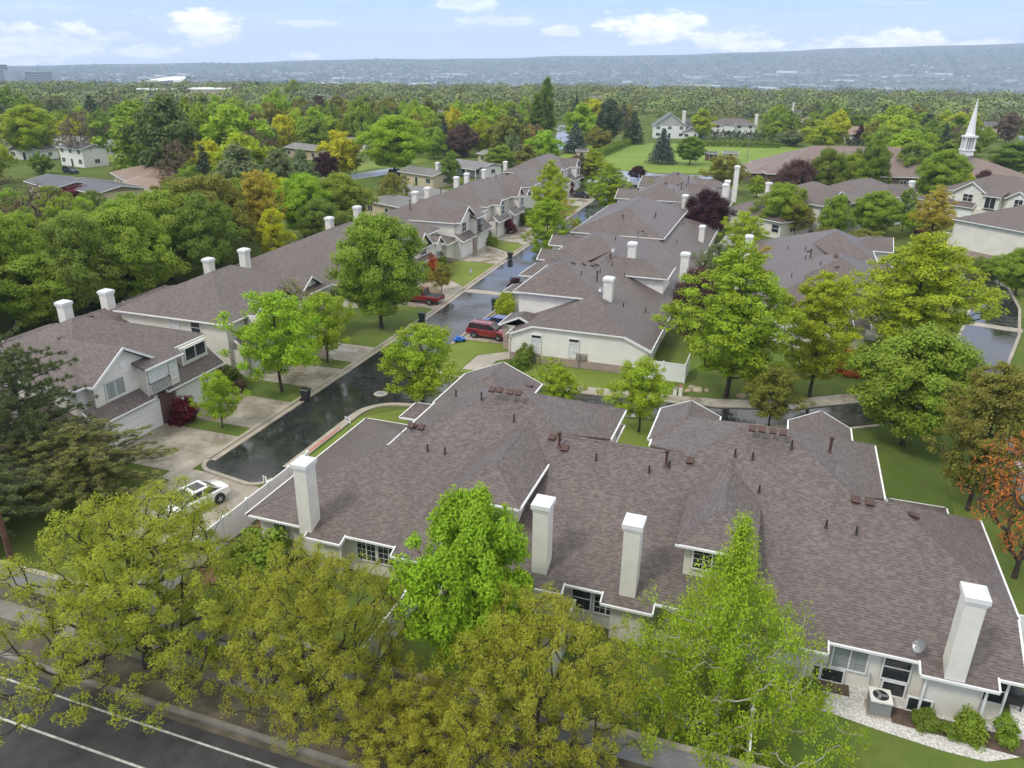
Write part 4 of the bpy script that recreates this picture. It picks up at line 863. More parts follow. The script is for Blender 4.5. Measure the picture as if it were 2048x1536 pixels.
ranch(48, 320, 12, 8, 5, 'siding_white', 'shingle_grey', 2.8, 'small white gabled garage house left of the white split level house', .35, axis='v')
ranch(80, 398, 17, 10, -24, 'siding_tan', 'shingle_dark', 2.9, 'tan bungalow with charcoal roof, lowest at the left edge', .22)
ranch(155, 408, 18, 11, -20, 'siding_tan', 'shingle_dark', 2.9, 'tan bungalow with a broad charcoal roof beside the dark red tree', .2)
ranch(245, 382, 25, 14, -35, 'siding_tan', 'shingle_tan', 2.8, 'wide house with a light tan hipped roof near the white split level house', .3, ('hip', 'hip'), extra=lambda h, w, d: [h.vent(x, d * .5 - .4, 2.8 + .3 * (d / 2 - .4), (0, -1)) for x in (-4, -1, 2, 5)])
ranch(275, 402, 14, 9, -20, 'siding_white', 'shingle_tan', 2.8, 'tan roofed house with a dark brick chimney behind the left wood', .28, extra=brickch)
ranch(243, 276, 12, 9, -30, 'siding_peach', 'shingle', 3.0, 'peach coloured house with two brown gables', .35, axis='v', extra=lambda h, w, d: gable_front(h, 0, 3.5, 3.0, 5, 5, .35))
ranch(235, 305, 15, 9, -22, 'siding_tan', 'shingle_grey', 3.2, 'grey roofed house with a long porch, maroon car beside it', .24, extra=porch)
ranch(130, 300, 15, 9, -15, 'siding_white', 'shingle_grey', 3.0, 'white bungalow just behind the white split level house', .24)
ranch(30, 300, 14, 9, -10, 'siding_tan', 'shingle_grey', 3.0, 'low brown house at the left edge behind parked cars', .25)
ranch(215, 250, 12, 8, -10, 'siding_white', 'shingle_grey', 3.0, 'white house with a dark car, behind the peach coloured house', .3)
ranch(600, 318, 16, 9, -20, 'siding_tan', 'shingle_grey', 3.0, 'grey roofed house left of the bright yellow tree', .24)
ranch(702, 302, 13, 8, -15, 'siding_white', 'shingle_grey', 3.0, 'white house glimpsed above the bright yellow tree', .24)
ranch(770, 440, 15, 9, -24, 'siding_tan', 'shingle_grey', 2.9, 'grey bungalow nearest the left row, partly hidden by olive trees', .25, ('hip', 'hip'))
ranch(830, 422, 15, 10, -24, 'siding_tan', 'shingle_grey', 2.9, 'cream bungalow with a big white flat carport behind the left row', .2, extra=carport)
ranch(830, 372, 13, 8, -24, 'siding_tan', 'shingle_grey', 2.9, 'cream bungalow with a pale brick chimney, end gable facing right', .25, extra=ch_(4, 4, 5.4))
ranch(925, 352, 15, 8, -24, 'siding_white', 'shingle_grey', 2.8, 'pale grey roofed bungalow with a white patio cover beside the cone shaped evergreen', .2, extra=porch)
ranch(985, 330, 14, 8, -24, 'siding_tan', 'shingle_grey', 2.8, 'low grey roofed house behind the cone shaped evergreen and plum tree', .2)
ranch(1338, 277, 14, 10, 12, 'siding_white', 'shingle_dark', 5.0, 'white two storey house with a tall front gable at the far edge of the field', .7, axis='v', extra=lambda h, w, d: (h.chimney(5.4, 1.5, 3, 10.6, 1.3, 1.0), h.hip(6, 16, 2, 11, 4.8, .6, 'u', ('gable', 'gable'))))
ranch(1381, 279, 7, 7, 12, 'siding_white', 'shingle_dark', 2.8, 'small white gabled garage beside the white two storey house', .6, axis='v')
ranch(1466, 274, 18, 10, 10, 'siding_white', 'shingle', 5.0, 'cream two storey house behind the dark clipped hedge', .45, ('hip', 'hip'), extra=lambda h, w, d: (h.chimney(9.1, 3, 3, 9, 1.2, 1), gable_front(h, 0, 2, 5, 0, 4, .6)))
ranch(1566, 256, 16, 10, 8, 'siding_tan', 'shingle_dark', 5.2, 'tan house with a steep navy roof right of the dark hedge', .6, extra=ch_(4, 4, 11.5))
ranch(1618, 268, 11, 8, 8, 'siding_tan', 'shingle_tan', 4.2, 'tan gabled house wing in front of the navy roofed house', .55, axis='v')
ranch(1705, 287, 17, 11, 18, 'siding_white', 'shingle_tan', 3.4, 'pale roofed house between two yellow green willows behind the church', .5, ('hip', 'gable'))
ranch(1690, 262, 12, 8, 5, 'siding_white', 'shingle_dark', 3.4, 'white house with grey roof behind the pale roofed house', .45, axis='v')
ranch(1995, 268, 14, 9, -20, 'siding_tan', 'shingle_dark', 3.2, 'dark roofed house with white fence near the right edge, across the street from the steeple', .4)
ranch(1925, 242, 12, 8, 0, 'siding_white', 'shingle_dark', 3.6, 'white house with dark roof just left of the steeple tip', .4)
ranch(1870, 262, 12, 8, 0, 'siding_white', 'shingle_grey', 3.4, 'white house half hidden behind the dark conifer by the church', .4)
ranch(1310, 222, 18, 9, 5, 'siding_tan', 'shingle_grey', 3.4, 'grey house in the far trees above the white two storey house', .4)
ranch(1210, 232, 14, 8, 0, 'siding_white', 'shingle_grey', 3.2, 'white house in the far trees right of the tall poplar', .35)
ranch(1465, 226, 16, 9, 0, 'siding_white', 'shingle_dark', 5, 'blue grey roofed house in the far trees above the dark hedge', .5)
ranch(880, 240, 14, 8, -10, 'siding_white', 'shingle_grey', 3.2, 'white house in the far trees left of the bright green crown', .35)
ranch(640, 215, 15, 8, -10, 'siding_white', 'shingle_grey', 3.2, 'pale house in the far trees above the left wood', .3)
def sch(px0, px1, py, hgt, d, label, wallm, name='school_building'):
    a, b_ = G(px0, py), G(px1, py); L_ = (b_ - a).length; rot = math.atan2(b_.y - a.y, b_.x - a.x)
    r = tag(empty(name, ((a.x + b_.x) / 2, (a.y + b_.y) / 2, 0), rot), label, 'building')
    m = MB(); m.box(-L_ / 2, L_ / 2, 0, d, 0, hgt); m.build('wall', M[wallm], r); m = MB(); m.box(-L_ / 2 - .4, L_ / 2 + .4, -.4, d + .4, hgt + .002, hgt + .7); m.build('roof', M['trim'], r)
    m = MB()
    for i in range(int(L_ / 6)): x = -L_ / 2 + 3 + i * 6; m.box(x - 1.6, x + 1.6, -.06, .02, hgt * .35, hgt * .75)
    m.build('window', M['glass'], r)
sch(262, 345, 202, 7.5, 30, 'long tan flat roofed building in the far trees, left one of two', 'siding_tan'); sch(378, 458, 204, 8.5, 40, 'tan flat roofed building with white roof edge, right of two in far trees', 'siding_tan')
# ---- far things on the valley side of the bench
def far_box(name, px0, px1, py_foot, py_top, dist, label, m, roof=None, cat='building'):
    def at(px, py):
        d = CF + CR * ((px - CW / 2) / FOC) - CU * ((py - CH / 2) / FOC); return CAM + d * (dist / d.dot(CF))
    a, b_, c = at(px0, py_foot), at(px1, py_foot), at((px0 + px1) / 2, py_top); rot = math.atan2(b_.y - a.y, b_.x - a.x); L_ = (b_ - a).length; z0 = -60
    r = tag(empty(name, ((a.x + b_.x) / 2, (a.y + b_.y) / 2, z0), rot), label, cat); return r, L_, c.z - z0, a.z - z0
r_, L_, hz, _ = far_box('office_tower', -24, 9, 158, 129, 2600, 'dark glass office tower at the far left horizon', None)
m = MB(); m.box(-L_ / 2, L_ / 2, 0, 30, 0, hz); m.build('wall', M['glass'], r_); m = MB()
for i in range(int(hz / 4)): m.box(-L_ / 2 - .3, L_ / 2 + .3, -.3, 30.3, i * 4, i * 4 + .9)
m.build('floor_band', M['grey_metal'], r_)
for px0, px1, pt, lab in ((10, 33, 140, 'grey banded office block beside the far left tower'), (52, 92, 144, 'low dark office block on the far left horizon')):
    r_, L_, hz, _ = far_box('office_block', px0, px1, 158, pt, 2600, lab, None); m = MB(); m.box(-L_ / 2, L_ / 2, 0, 40, 0, hz); m.build('wall', M['glass' if px0 > 40 else 'grey_metal'], r_); m = MB()
    for i in range(int(hz / 5)): m.box(-L_ / 2 - .3, L_ / 2 + .3, -.3, 40.3, i * 5, i * 5 + (1.2 if px0 > 40 else 2.4))
    m.build('floor_band', M['grey_metal'], r_)
r_, L_, hz, _ = far_box('stadium', 286, 416, 166, 151, 1450, 'stadium with a sweeping white roof on the far left horizon', None)
m = MB(); N_ = 16
for i in range(N_):
    x0, x1 = -L_ / 2 + L_ * .62 * i / N_, -L_ / 2 + L_ * .62 * (i + 1) / N_; f = lambda q: hz - 9 * (1 - min(1, q * 1.3)) ** 1.4 - 2 * q
    z0, z1 = f(i / N_), f((i + 1) / N_); m.poly([(x0, 0, z0 - 6), (x1, 0, z1 - 7), (x1, 20, z1), (x0, 20, z0)]); m.poly([(x0, 20, z0), (x1, 20, z1), (x1, 90, z1 - 4), (x0, 90, z0 - 4)]); m.poly([(x0, 0, 0), (x1, 0, 0), (x1, 0, z1 - 7), (x0, 0, z0 - 6)]) if i > 11 else None
m.build('roof', M['trim'], r_); m = MB(); m.box(-L_ / 2 + L_ * .3, L_ / 2, 4, 90, 0, hz - 10); m.box(L_ * .36, L_ / 2, 1, 30, 0, hz - 7); m.build('wall', M['grey_metal'], r_)
# ================================================================ fences and walls
def fence(pts, label, hgt=1.8, name='vinyl_fence', step=2.4, picket=False):
    c = Vector(pts[0]).lerp(Vector(pts[-1]), .5); r = tag(empty(name, (c.x, c.y, 0)), label, 'fence', 'white vinyl fences')
    pan = MB()
    for a, b_ in zip(pts, pts[1:]):
        a, b_ = Vector(a) - c, Vector(b_) - c; n = max(1, round((b_ - a).length / step))
        for i in range(n + 1):
            if i == n and tuple(b_ + c) != tuple(pts[-1]): continue
            p = a.lerp(b_, i / n); m = MB(); m.box(p.x - .07, p.x + .07, p.y - .07, p.y + .07, 0, hgt + .08); m.box(p.x - .09, p.x + .09, p.y - .09, p.y + .09, hgt + .08, hgt + .12); m.build('fence_post', M['vinyl'], r)
            if i < n:
                q = a.lerp(b_, (i + 1) / n); d = (q - p).normalized() * .07; p2, q2 = p + d, q - d
                if picket:
                    k = int((q2 - p2).length / .16)
                    for j in range(k + 1): t_ = p2.lerp(q2, j / k); pan.bar((t_.x, t_.y, .15), (t_.x, t_.y, hgt), .05)
                else: pan.bar((*p2, hgt * .52), (*q2, hgt * .52), .04, hgt * .92)
                pan.bar((*p2, .12), (*q2, .12), .06, .14); pan.bar((*p2, hgt - .02), (*q2, hgt - .02), .075, .12)
    pan.build('fence_panel', M['vinyl'], r); return r
fence([(-29.2, 41.0), (-29.2, 25.2)], 'white vinyl fence running beside the white sedan down to the road', 1.85)
fence([(-15.8, 31.6), (-15.8, 24.9)], 'white vinyl fence between two back gardens left of the bright green tree', 1.8)
fence([(-7.4, 31.6), (-7.4, 24.9)], 'white vinyl fence between two back gardens below the second chimney', 1.8)
fence([(1.6, 31.6), (1.6, 24.9)], 'white vinyl fence behind the weeping birch', 1.8)
fence([(-10.6, 68.0), (-6.6, 68.0), (-6.6, 71.4)], 'white vinyl fence at the corner of the white walled block, by the boulders', 1.8)
fence([(13.0, 38.2), (15.8, 38.2), (16.4, 34)], 'short white vinyl fence at the right edge beside the last chimney', 1.8)
fence([(17.5, 58.0), (19.0, 47.5), (20.5, 43)], 'white vinyl fence behind the orange leaved tree', 1.7)
fence([(3.5, 118.0), (11.0, 117.0)], 'white picket fence behind the small roof ridge in the middle right', 1.2, picket=True)
fence([(-9.0, 118), (-8.2, 131), (-4, 133.5)], 'white vinyl fence below the big plum tree', 1.9)
fence([(-8, 158), (-3, 158.5), (-2.6, 150)], 'white vinyl patio fence beside the tall chimneys', 1.9)
fence([(-43.5, 192), (-36.5, 192.5)], 'white vinyl fence at the far end of the lane beside the dark car', 2.0)
p0, p1 = G(1995, 262), G(1960, 268); fence([(p0.x, p0.y), (p1.x, p1.y)], 'far white fence along the street right of the steeple', 2.2)
r = tag(empty('garden_wall', (-20, 24.62, 0)), 'low grey block garden wall along the verge behind the roadside trees', 'wall')
m = MB(); m.box(-50, 40, -.1, .1, 0, 1.35); m.build('block_courses', M['block'], r); m = MB(); m.box(-50, 40, -.15, .15, 1.352, 1.44); m.build('coping', M['kerb'], r)

# ================================================================ vehicles
def wheel(parent, x, y, r=.33, w=.22):
    m = MB(); m.ring([(r * .6, -w / 2), (r * .94, -w / 2), (r, -w * .3), (r, w * .3), (r * .94, w / 2), (r * .6, w / 2)], 18, (x, y, r), 'y'); o = m.build('wheel', M['rubber'], parent)
    g = MB(); s_ = 1 if y > 0 else -1
    g.ring([(r * .6, -w * .3), (r * .62, w * .42 * 1)], 14, (x, y, r), 'y')
    for k in range(5): a = 1.2566 * k; g.bar((x, y + s_ * w * .45, r), (x + r * .6 * math.cos(a), y + s_ * w * .47, r + r * .6 * math.sin(a)), .07, .03, Vector((0, 1, 0)))
    g.build('rim', M['rim'], o)
def loft(rings, closed_ends=True):
    m = MB()
    for a, b_ in zip(rings, rings[1:]):
        n = len(a)
        for k in range(n - 1): m.poly([a[k], a[k + 1], b_[k + 1], b_[k]])
    if closed_ends: m.poly(rings[0][::-1]); m.poly(rings[-1])
    return m
def vehicle(name, u, v, heading, color, kind, label, cat='car', sc=1.0):
    """x forward; heading in degrees from +x"""
    r = tag(empty(name, (u, v, .015), R(heading)), label, cat); r.scale = (sc, sc, sc)
    pm = paint('paint_' + name, color)
    L_, W2 = {'sedan': (4.7, .9), 'wagon': (4.75, .92), 'suv': (4.7, .95), 'pickup': (5.5, .98), 'van': (4.8, .95)}[kind]; h = L_ / 2
    prof = {'sedan': [(-h, .42, .78, .78), (-h + .12, .3, .92, .84), (-h + .75, .26, .99, .9), (-.9, .22, .95, .9), (.5, .22, .93, .9), (1.05, .24, .92, .9), (h - .75, .26, .82, .88), (h - .15, .3, .68, .8), (h, .38, .58, .68)],
            'wagon': [(-h, .46, .95, .84), (-h + .1, .34, 1.03, .88), (-h + .8, .3, 1.05, .92), (-.9, .28, 1.02, .92), (.7, .28, 1.0, .92), (1.15, .28, .99, .92), (h - .6, .3, .92, .9), (h - .12, .34, .8, .84), (h, .42, .68, .72)]}
    prof['suv'] = [(x, a + .06, b_ + .1, c) for x, a, b_, c in prof['wagon']]; prof['van'] = prof['suv']
    prof['pickup'] = [(-h, .5, .98, .92), (-h + .1, .42, 1.0, .95), (-h + 1.0, .4, 1.02, .98), (-.3, .38, 1.03, .98), (1.0, .38, 1.06, .98), (1.3, .38, 1.07, .98), (h - .5, .4, 1.03, .96), (h - .1, .44, .95, .9), (h, .5, .85, .8)]
    rings = []
    for x, a, b_, w in prof[kind]:
        m_ = (a + b_) / 2
        rings.append([V3((x, -w * .86, a)), V3((x, -w, a + .14)), V3((x, -w * 1.0, m_)), V3((x, -w * .965, b_ - .06)), V3((x, -w * .86, b_)), V3((x, 0, b_ + .035)), V3((x, w * .86, b_)), V3((x, w * .965, b_ - .06)), V3((x, w * 1.0, m_)), V3((x, w, a + .14)), V3((x, w * .86, a)), V3((x, -w * .86, a))])
    body = loft(rings).build('body', pm, r, smooth=True, weld=True)
    md = body.modifiers.new('bevel', 'EDGE_SPLIT'); md.split_angle = R(38)
    # greenhouse: glass skin with a painted roof and pillars
    cab = {'sedan': (-1.75, -.95, .25, 1.35, 1.43), 'wagon': (-2.2, -1.95, .35, 1.25, 1.62), 'suv': (-2.2, -1.95, .45, 1.2, 1.74), 'van': (-2.3, -2.15, .8, 1.7, 1.75), 'pickup': (-.75, -.6, .5, 1.25, 1.78)}[kind]
    xb, xr, xf, xw, zt = cab; zb = {'sedan': .93, 'wagon': 1.0, 'suv': 1.1, 'van': 1.1, 'pickup': 1.04}[kind]
    wb, wt_ = W2 * .9, W2 * .7
    lo = [V3((xb, -wb * .92, zb)), V3((xw, -wb * .88, zb)), V3((xw, wb * .88, zb)), V3((xb, wb * .92, zb))]; hi = [V3((xr, -wt_, zt - .05)), V3((xf, -wt_, zt - .05)), V3((xf, wt_, zt - .05)), V3((xr, wt_, zt - .05))]
    g = MB()
    for k in range(4): g.poly([lo[k], lo[(k + 1) % 4], hi[(k + 1) % 4], hi[k]])
    g.build('windows', M['glass'], r)
    t_ = MB(); mid = [V3((p.x * .94 + .0, p.y * .88, zt)) for p in hi]
    t_.poly(mid)
    for k in range(4): t_.poly([hi[k], hi[(k + 1) % 4], mid[(k + 1) % 4], mid[k]])
    for k in range(4): t_.bar(lo[k], hi[k], .075, .075)
    for s_ in (0, 3):
        for f in ((.45,) if kind in ('sedan', 'pickup') else (.34, .66)): t_.bar(lo[s_].lerp(lo[1 if s_ == 0 else 2], f), hi[s_].lerp(hi[1 if s_ == 0 else 2], f), .07, .05)
    for k in ((0, 1), (2, 3)): t_.bar(hi[k[0]], hi[k[1]], .07, .06)
    t_.bar(hi[1], hi[2], .08, .05); t_.bar(hi[3], hi[0], .08, .05)
    t_.build('roof', pm, r)
    if kind == 'sedan' and 'white' in label:
        s_ = MB(); s_.box(-.75, .05, -.45, .45, zt + .004, zt + .012); s_.build('sunroof', M['glass'], r)
    if kind in ('wagon', 'suv'):
        for y in (-wt_ * .86, wt_ * .86): q = MB(); q.bar((xr + .25, y, zt + .06), (xf - .1, y, zt + .06), .04); q.bar((xr + .3, y, zt + .03), (xr + .4, y, zt + .03), .04, .08); q.bar((xf - .25, y, zt + .03), (xf - .15, y, zt + .03), .04, .08); q.build('roof_rail', M['dark_metal'], r)
    if kind == 'pickup':
        q = MB(); q.box(-h + .1, -.85, -.8, .8, 1.02, 1.065); q.build('bed_cover', M['dark_metal'], r)
        q = MB(); q.box(-h - .1, -h + .02, -.85, .85, .45, .6); q.build('bumper', M['rim'], r)
    for x in (-h * .58, h * .6):
        for y in (-W2 + .1, W2 - .1):
            ah = MB(); ah.ring([(.4, -.05), (.4, .05)], 16, (x, y + (.085 if y > 0 else -.085), .37), 'y'); ah.build('wheel_arch', M['dark_metal'], r); wheel(r, x, y + (.06 if y > 0 else -.06), .34)
    zl = prof[kind][-2][2] - .12
    for y in (-W2 * .66, W2 * .66):
        q = MB(); q.box(h - .26, h - .02, y - .16, y + .16, zl - .08, zl + .06); q.build('headlight', M['light_clear'], r)
        q = MB(); zt_ = prof[kind][1][2] - .16; q.box(-h - .02, -h + .14, y - .13, y + .13, zt_ - .1, zt_ + .08); q.build('tail_light', M['light_red'], r)
    for y in (-1, 1): q = MB(); q.box(xw - .3, xw - .1, y * (W2 + .02) - .09, y * (W2 + .02) + .09, zb + .02, zb + .15); q.build('wing_mirror', pm, r)
    return r
vehicle('sedan_car', -33.9, 34.7, -106, rgb(.78, .79, .8), 'sedan', 'white sedan with a dark sunroof parked on the concrete pad beside the white fence')
vehicle('wagon_car', -28.1, 73.9, -3, rgb(.22, .012, .02), 'wagon', 'dark red estate car with roof rails on the driveway left of the white walled block')
vehicle('hatchback_car', -27.6, 77.0, -2, rgb(.01, .05, .3), 'sedan', 'bright blue car parked behind the dark red estate car')
vehicle('pickup_truck', -40.7, 83.6, 177, rgb(.2, .008, .012), 'pickup', 'dark red pickup truck on the driveway beside the big green street tree', 'truck')
vehicle('sedan_car', -43.2, 171.2, 175, rgb(.02, .022, .028), 'sedan', 'dark sedan on the last driveway of the left row')
for px, py, hd, c, kd, lab in ((142, 347, -10, rgb(.012, .02, .045), 'suv', 'navy car in front of the white split level house'), (247, 319, 20, rgb(.7, .71, .72), 'sedan', 'white car in the street above the wide tan roof'),
                               (252, 302, 10, rgb(.09, .015, .02), 'suv', 'maroon car beside the house with a long porch'), (47, 308, 12, rgb(.4, .42, .44), 'sedan', 'silver car among the houses at the far left'), (17, 318, 70, rgb(.7, .72, .74), 'suv', 'white car at the left edge in front of the low brown house'),
                               (210, 254, 20, rgb(.02, .025, .03), 'suv', 'dark car beside the white house behind the peach coloured house'), (792, 351, 80, rgb(.02, .05, .15), 'suv', 'dark blue car under the big bright green tree'), (775, 318, 20, rgb(.7, .7, .7), 'sedan', 'white car seen through the big bright green tree'),
                               (1846, 470, 60, rgb(.03, .03, .035), 'suv', 'black car near the blank beige end wall'), (1120, 262, 80, rgb(.65, .67, .7), 'van', 'white van in the far street left of the grey spruce'), (1900, 268, 20, rgb(.6, .62, .64), 'van', 'pale van behind the yellow tree by the steeple')):
    p = G(px, py); vehicle({'suv': 'suv_car', 'sedan': 'sedan_car', 'van': 'parked_van'}[kd], p.x, p.y, hd, c, kd, lab)
# ================================================================ street furniture
def wheelie(u, v, rot, m_, label):
    r = tag(empty('wheelie_bin', (u, v, .012), R(rot)), label, 'bin', 'wheelie bins at the kerb'); b_ = MB()
    lo = [(-.24, -.27, .08), (.24, -.27, .08), (.24, .27, .08), (-.24, .27, .08)]; hi = [(-.33, -.36, 1.02), (.33, -.36, 1.02), (.33, .36, 1.02), (-.33, .36, 1.02)]
    b_.poly(lo[::-1]); 
    for k in range(4): b_.poly([lo[k], lo[(k + 1) % 4], hi[(k + 1) % 4], hi[k]])
    b_.box(-.35, .35, -.38, .38, .98, 1.03); b_.build('body', M[m_], r)
    l_ = MB(); a = [(-.36, -.4, 1.035), (.36, -.4, 1.035), (.36, .4, 1.06), (-.36, .4, 1.06)]; t_ = [(-.3, -.32, 1.1), (.3, -.32, 1.1), (.3, .34, 1.13), (-.3, .34, 1.13)]; l_.poly(t_); l_.poly(a[::-1])
    for k in range(4): l_.poly([a[k], a[(k + 1) % 4], t_[(k + 1) % 4], t_[k]])
    l_.build('lid', M[m_], r); hd = MB(); hd.bar((-.3, .46, 1.0), (.3, .46, 1.0), .04); hd.bar((-.28, .36, 1.0), (-.28, .46, 1.0), .04); hd.bar((.28, .36, 1.0), (.28, .46, 1.0), .04); hd.build('handle', M[m_], r)
    for x in (-.27, .27): w_ = MB(); w_.ring([(.13, -.03), (.13, .03)], 12, (x, .34, .13), 'x'); w_.build('wheel', M['rubber'], r)
wheelie(-36.9, 52.4, 95, 'bin', 'black wheelie bin at the kerb nearest the camera'); wheelie(-37.1, 76.2, 100, 'bin_green', 'green black wheelie bin at the kerb right of the big green street tree')
wheelie(-38.0, 108.9, 95, 'bin', 'black wheelie bin at the kerb by the townhouse with the steep white gable'); wheelie(-31.5, 84.7, -80, 'bin_green', 'dark wheelie bin across the lane beside the yellow green bush')
def signpost(u, v, hgt, w, hh, z, rot, label, name='street_sign', lines=0):
    r = tag(empty(name, (u, v, 0), R(rot)), label, 'sign'); m = MB(); m.bar((0, 0, 0), (0, 0, hgt), .06, up=Vector((1, 0, 0))); m.build('post', M['grey_metal'], r)
    m = MB(); m.box(-w / 2, w / 2, -.06, -.035, z, z + hh); o = m.build('sign_panel', M['trim'], r)
    if lines:
        m = MB()
        for k in range(lines): m.box(-w * .36, w * .36 * (1 if k % 2 else .7), -.066, -.061, z + hh * (.8 - k * .22) - .02, z + hh * (.8 - k * .22) + .02)
        m.build('printed_lines', M['dark_metal'], o)
signpost(-29.1, 46.4, 2.3, .62, .42, 1.85, -20, 'small white sign on a post at the red kerb', lines=3)
signpost(-40.0, 98.0, 1.1, .45, .6, .35, 60, 'small white yard sign on the wide lawn', 'yard_sign', lines=2)
signpost(-29.9, 37.0, 1.9, .45, .5, 1.4, 160, 'grey backed sign beside the white sedan', lines=0)
r = tag(empty('fire_hydrant', (-30.4, 123.6, 0)), 'red fire hydrant beside the young staked tree', 'hydrant'); m = MB(); m.ring([(.17, 0), (.17, .08), (.12, .1), (.12, .55), (.16, .56), (.16, .62), (.1, .74), (.03, .8)], 12); m.build('body', M['red_paint'], r)
for y in (-.19, .19): m = MB(); m.ring([(.06, y - .06), (.06, y + .06)], 8, (0, 0, .42), 'y'); m.build('outlet', M['red_paint'], r)
r = tag(empty('manhole_cover', (-31.6, 56.0, .009)), 'round pale manhole cover in the dark wet lane', 'manhole'); m = MB(); m.ring([(.62, 0), (.6, .012)], 24); m.build('concrete_collar', M['kerb'], r); m = MB(); m.ring([(.36, .014), (.35, .024)], 24); m.build('lid', M['grey_metal'], r)
r = tag(empty('toy_ride', (-30.5, 71.4, .02), R(40)), 'bright blue plastic ride on toy at the lane edge', 'toy'); m = MB(); m.box(-.6, .6, -.3, .3, .14, .38); m.box(-.3, .1, -.26, .26, .38, .6); m.build('body', M['blue_plastic'], r)
for x in (-.4, .4):
    for y in (-.3, .3): m = MB(); m.ring([(.14, -.04), (.14, .04)], 10, (x, y, .14), 'y'); m.build('wheel', M['rubber'], r)
# utility pole with its wires
p = G(75, 1180); r = tag(empty('utility_pole', (-38.2, 25.2, 0)), 'brown wooden utility pole at the left edge above the roadside tree', 'pole')
m = MB(); m.ring([(.17, 0), (.12, 8.2)], 10); m.build('pole', M['wood_pole'], r)
for z in (8.0, 6.3): m = MB(); m.tube([(-60 + k * 6, 1.5 - .15 * k, z + .9 * ((k - 10) / 10) ** 2 * 0 + .0016 * (60 - 6 * k) * (6 * k - 60 + 60) * -1 * .25) for k in range(11)], .022, 4); m.build('overhead_wire', M['grey_metal'], r)
# air conditioner
r = tag(empty('air_conditioner', (7.05, 31.05, .03), R(3)), 'grey air conditioning unit on the white gravel below the shuttered window', 'ac unit')
m = MB(); m.box(-.42, .42, -.42, .42, .06, .82); 
for k in range(9): m.box(-.44, .44, -.44, .44, .14 + k * .075, .17 + k * .075)
m.build('casing', M['grey_metal'], r); m = MB(); m.box(-.46, .46, -.46, .46, .822, .9); m.build('top_panel', M['flue'], r); m = MB(); m.ring([(.34, .902), (.34, .908)], 20); m.build('fan_opening', M['dark_metal'], r)
m = MB()
for k in range(3): a = 2.1 * k; m.bar((0, 0, .915), (.3 * math.cos(a), .3 * math.sin(a), .915), .14, .012)
m.ring([(.09, .91), (.09, .93)], 12); m.build('fan', M['grey_metal'], r); m = MB(); m.box(-.5, .5, -.5, .5, 0, .06); m.build('base_pad', M['kerb'], r)
m = MB(); m.tube([(-.3, .42, .5), (-.3, 1.0, .6), (-.3, 1.2, 1.0)], .03); m.build('refrigerant_pipe', M['grey_metal'], r)
# boulders, utility boxes
def rock(name, u, v, s_, label, seed):
    rg = np.random.default_rng(seed); import bmesh
    b_ = bmesh.new(); bmesh.ops.create_icosphere(b_, subdivisions=2, radius=1)
    d = rg.normal(size=(5, 3))
    for vt in b_.verts:
        k = 1 + .16 * sum(math.sin(2 * vt.co.dot(Vector(q)) + i) for i, q in enumerate(d)) / 2; vt.co = Vector((vt.co.x * s_ * k, vt.co.y * s_ * .8 * k, max(-.1, vt.co.z) * s_ * .62 * k))
    me = bpy.data.meshes.new(name); b_.to_mesh(me); b_.free(); me.materials.append(M['boulder']); o = link_mesh(name, me, None, (u, v, .02)); return tag(o, label, 'boulder', 'pale landscape boulders')
for i, (u, v, s_, l) in enumerate(((-5.2, 66.6, .5, 'largest pale boulder left of the tall spring tree trunk'), (-6.0, 66.2, .34, 'pale boulder nearest the white vinyl fence corner'), (-5.8, 67.3, .36, 'pale boulder behind the largest one by the fence'), (-4.4, 66.9, .26, 'small pale boulder close left of the tall spring tree trunk'),
                                   (-1.3, 66.6, .5, 'pale boulder just right of the tall spring tree trunk'), (-.6, 67.2, .3, 'small pale boulder farther right of the tall spring tree trunk'))): rock('boulder', u, v, s_, l, i)
for u, v, h_, l in ((-6.5, 64.9, .9, 'pale utility pedestal with an orange tag by the lane'), (-7.0, 65.0, .6, 'short grey green utility box beside the pedestal')):
    r = tag(empty('utility_box', (u, v, 0)), l, 'utility box'); m = MB(); m.box(-.16, .16, -.14, .14, 0, h_); m.build('casing', M['flue'], r); m = MB(); m.box(-.19, .19, -.17, .17, h_ + .001, h_ + .07); m.build('lid', M['kerb_red' if h_ > .8 else 'grey_metal'], r)
# sheds by the field
for px, py, w, d, hh, wm, rm, l in ((1405, 437 - 110, 4, 3, 2.4, 'siding_tan', 'shingle', 'small brown shed at the near corner of the field, by the orange tree'), (1422, 322, 4, 3, 2.2, 'brick_red', 'shingle_dark', 'small dark shed at the near edge of the field'), (1460, 321, 5, 3, 2.2, 'siding_tan', 'shingle_grey', 'small pavilion with a pale roof at the near edge of the field')):
    px = 1163 if 'orange' in l else px; py = 318 if 'orange' in l else py
    p = G(px, py); h = House('garden_shed', p.x, p.y, R(10), l, 'shed', None, rm, wm); h.hip(-w / 2, w / 2, 0, d, hh, .35, 'u', ('gable', 'gable'), .25); h.opening('door', (0, .25, .02), (0, -1), 1.1, 1.9, 'plain'); h.finish()
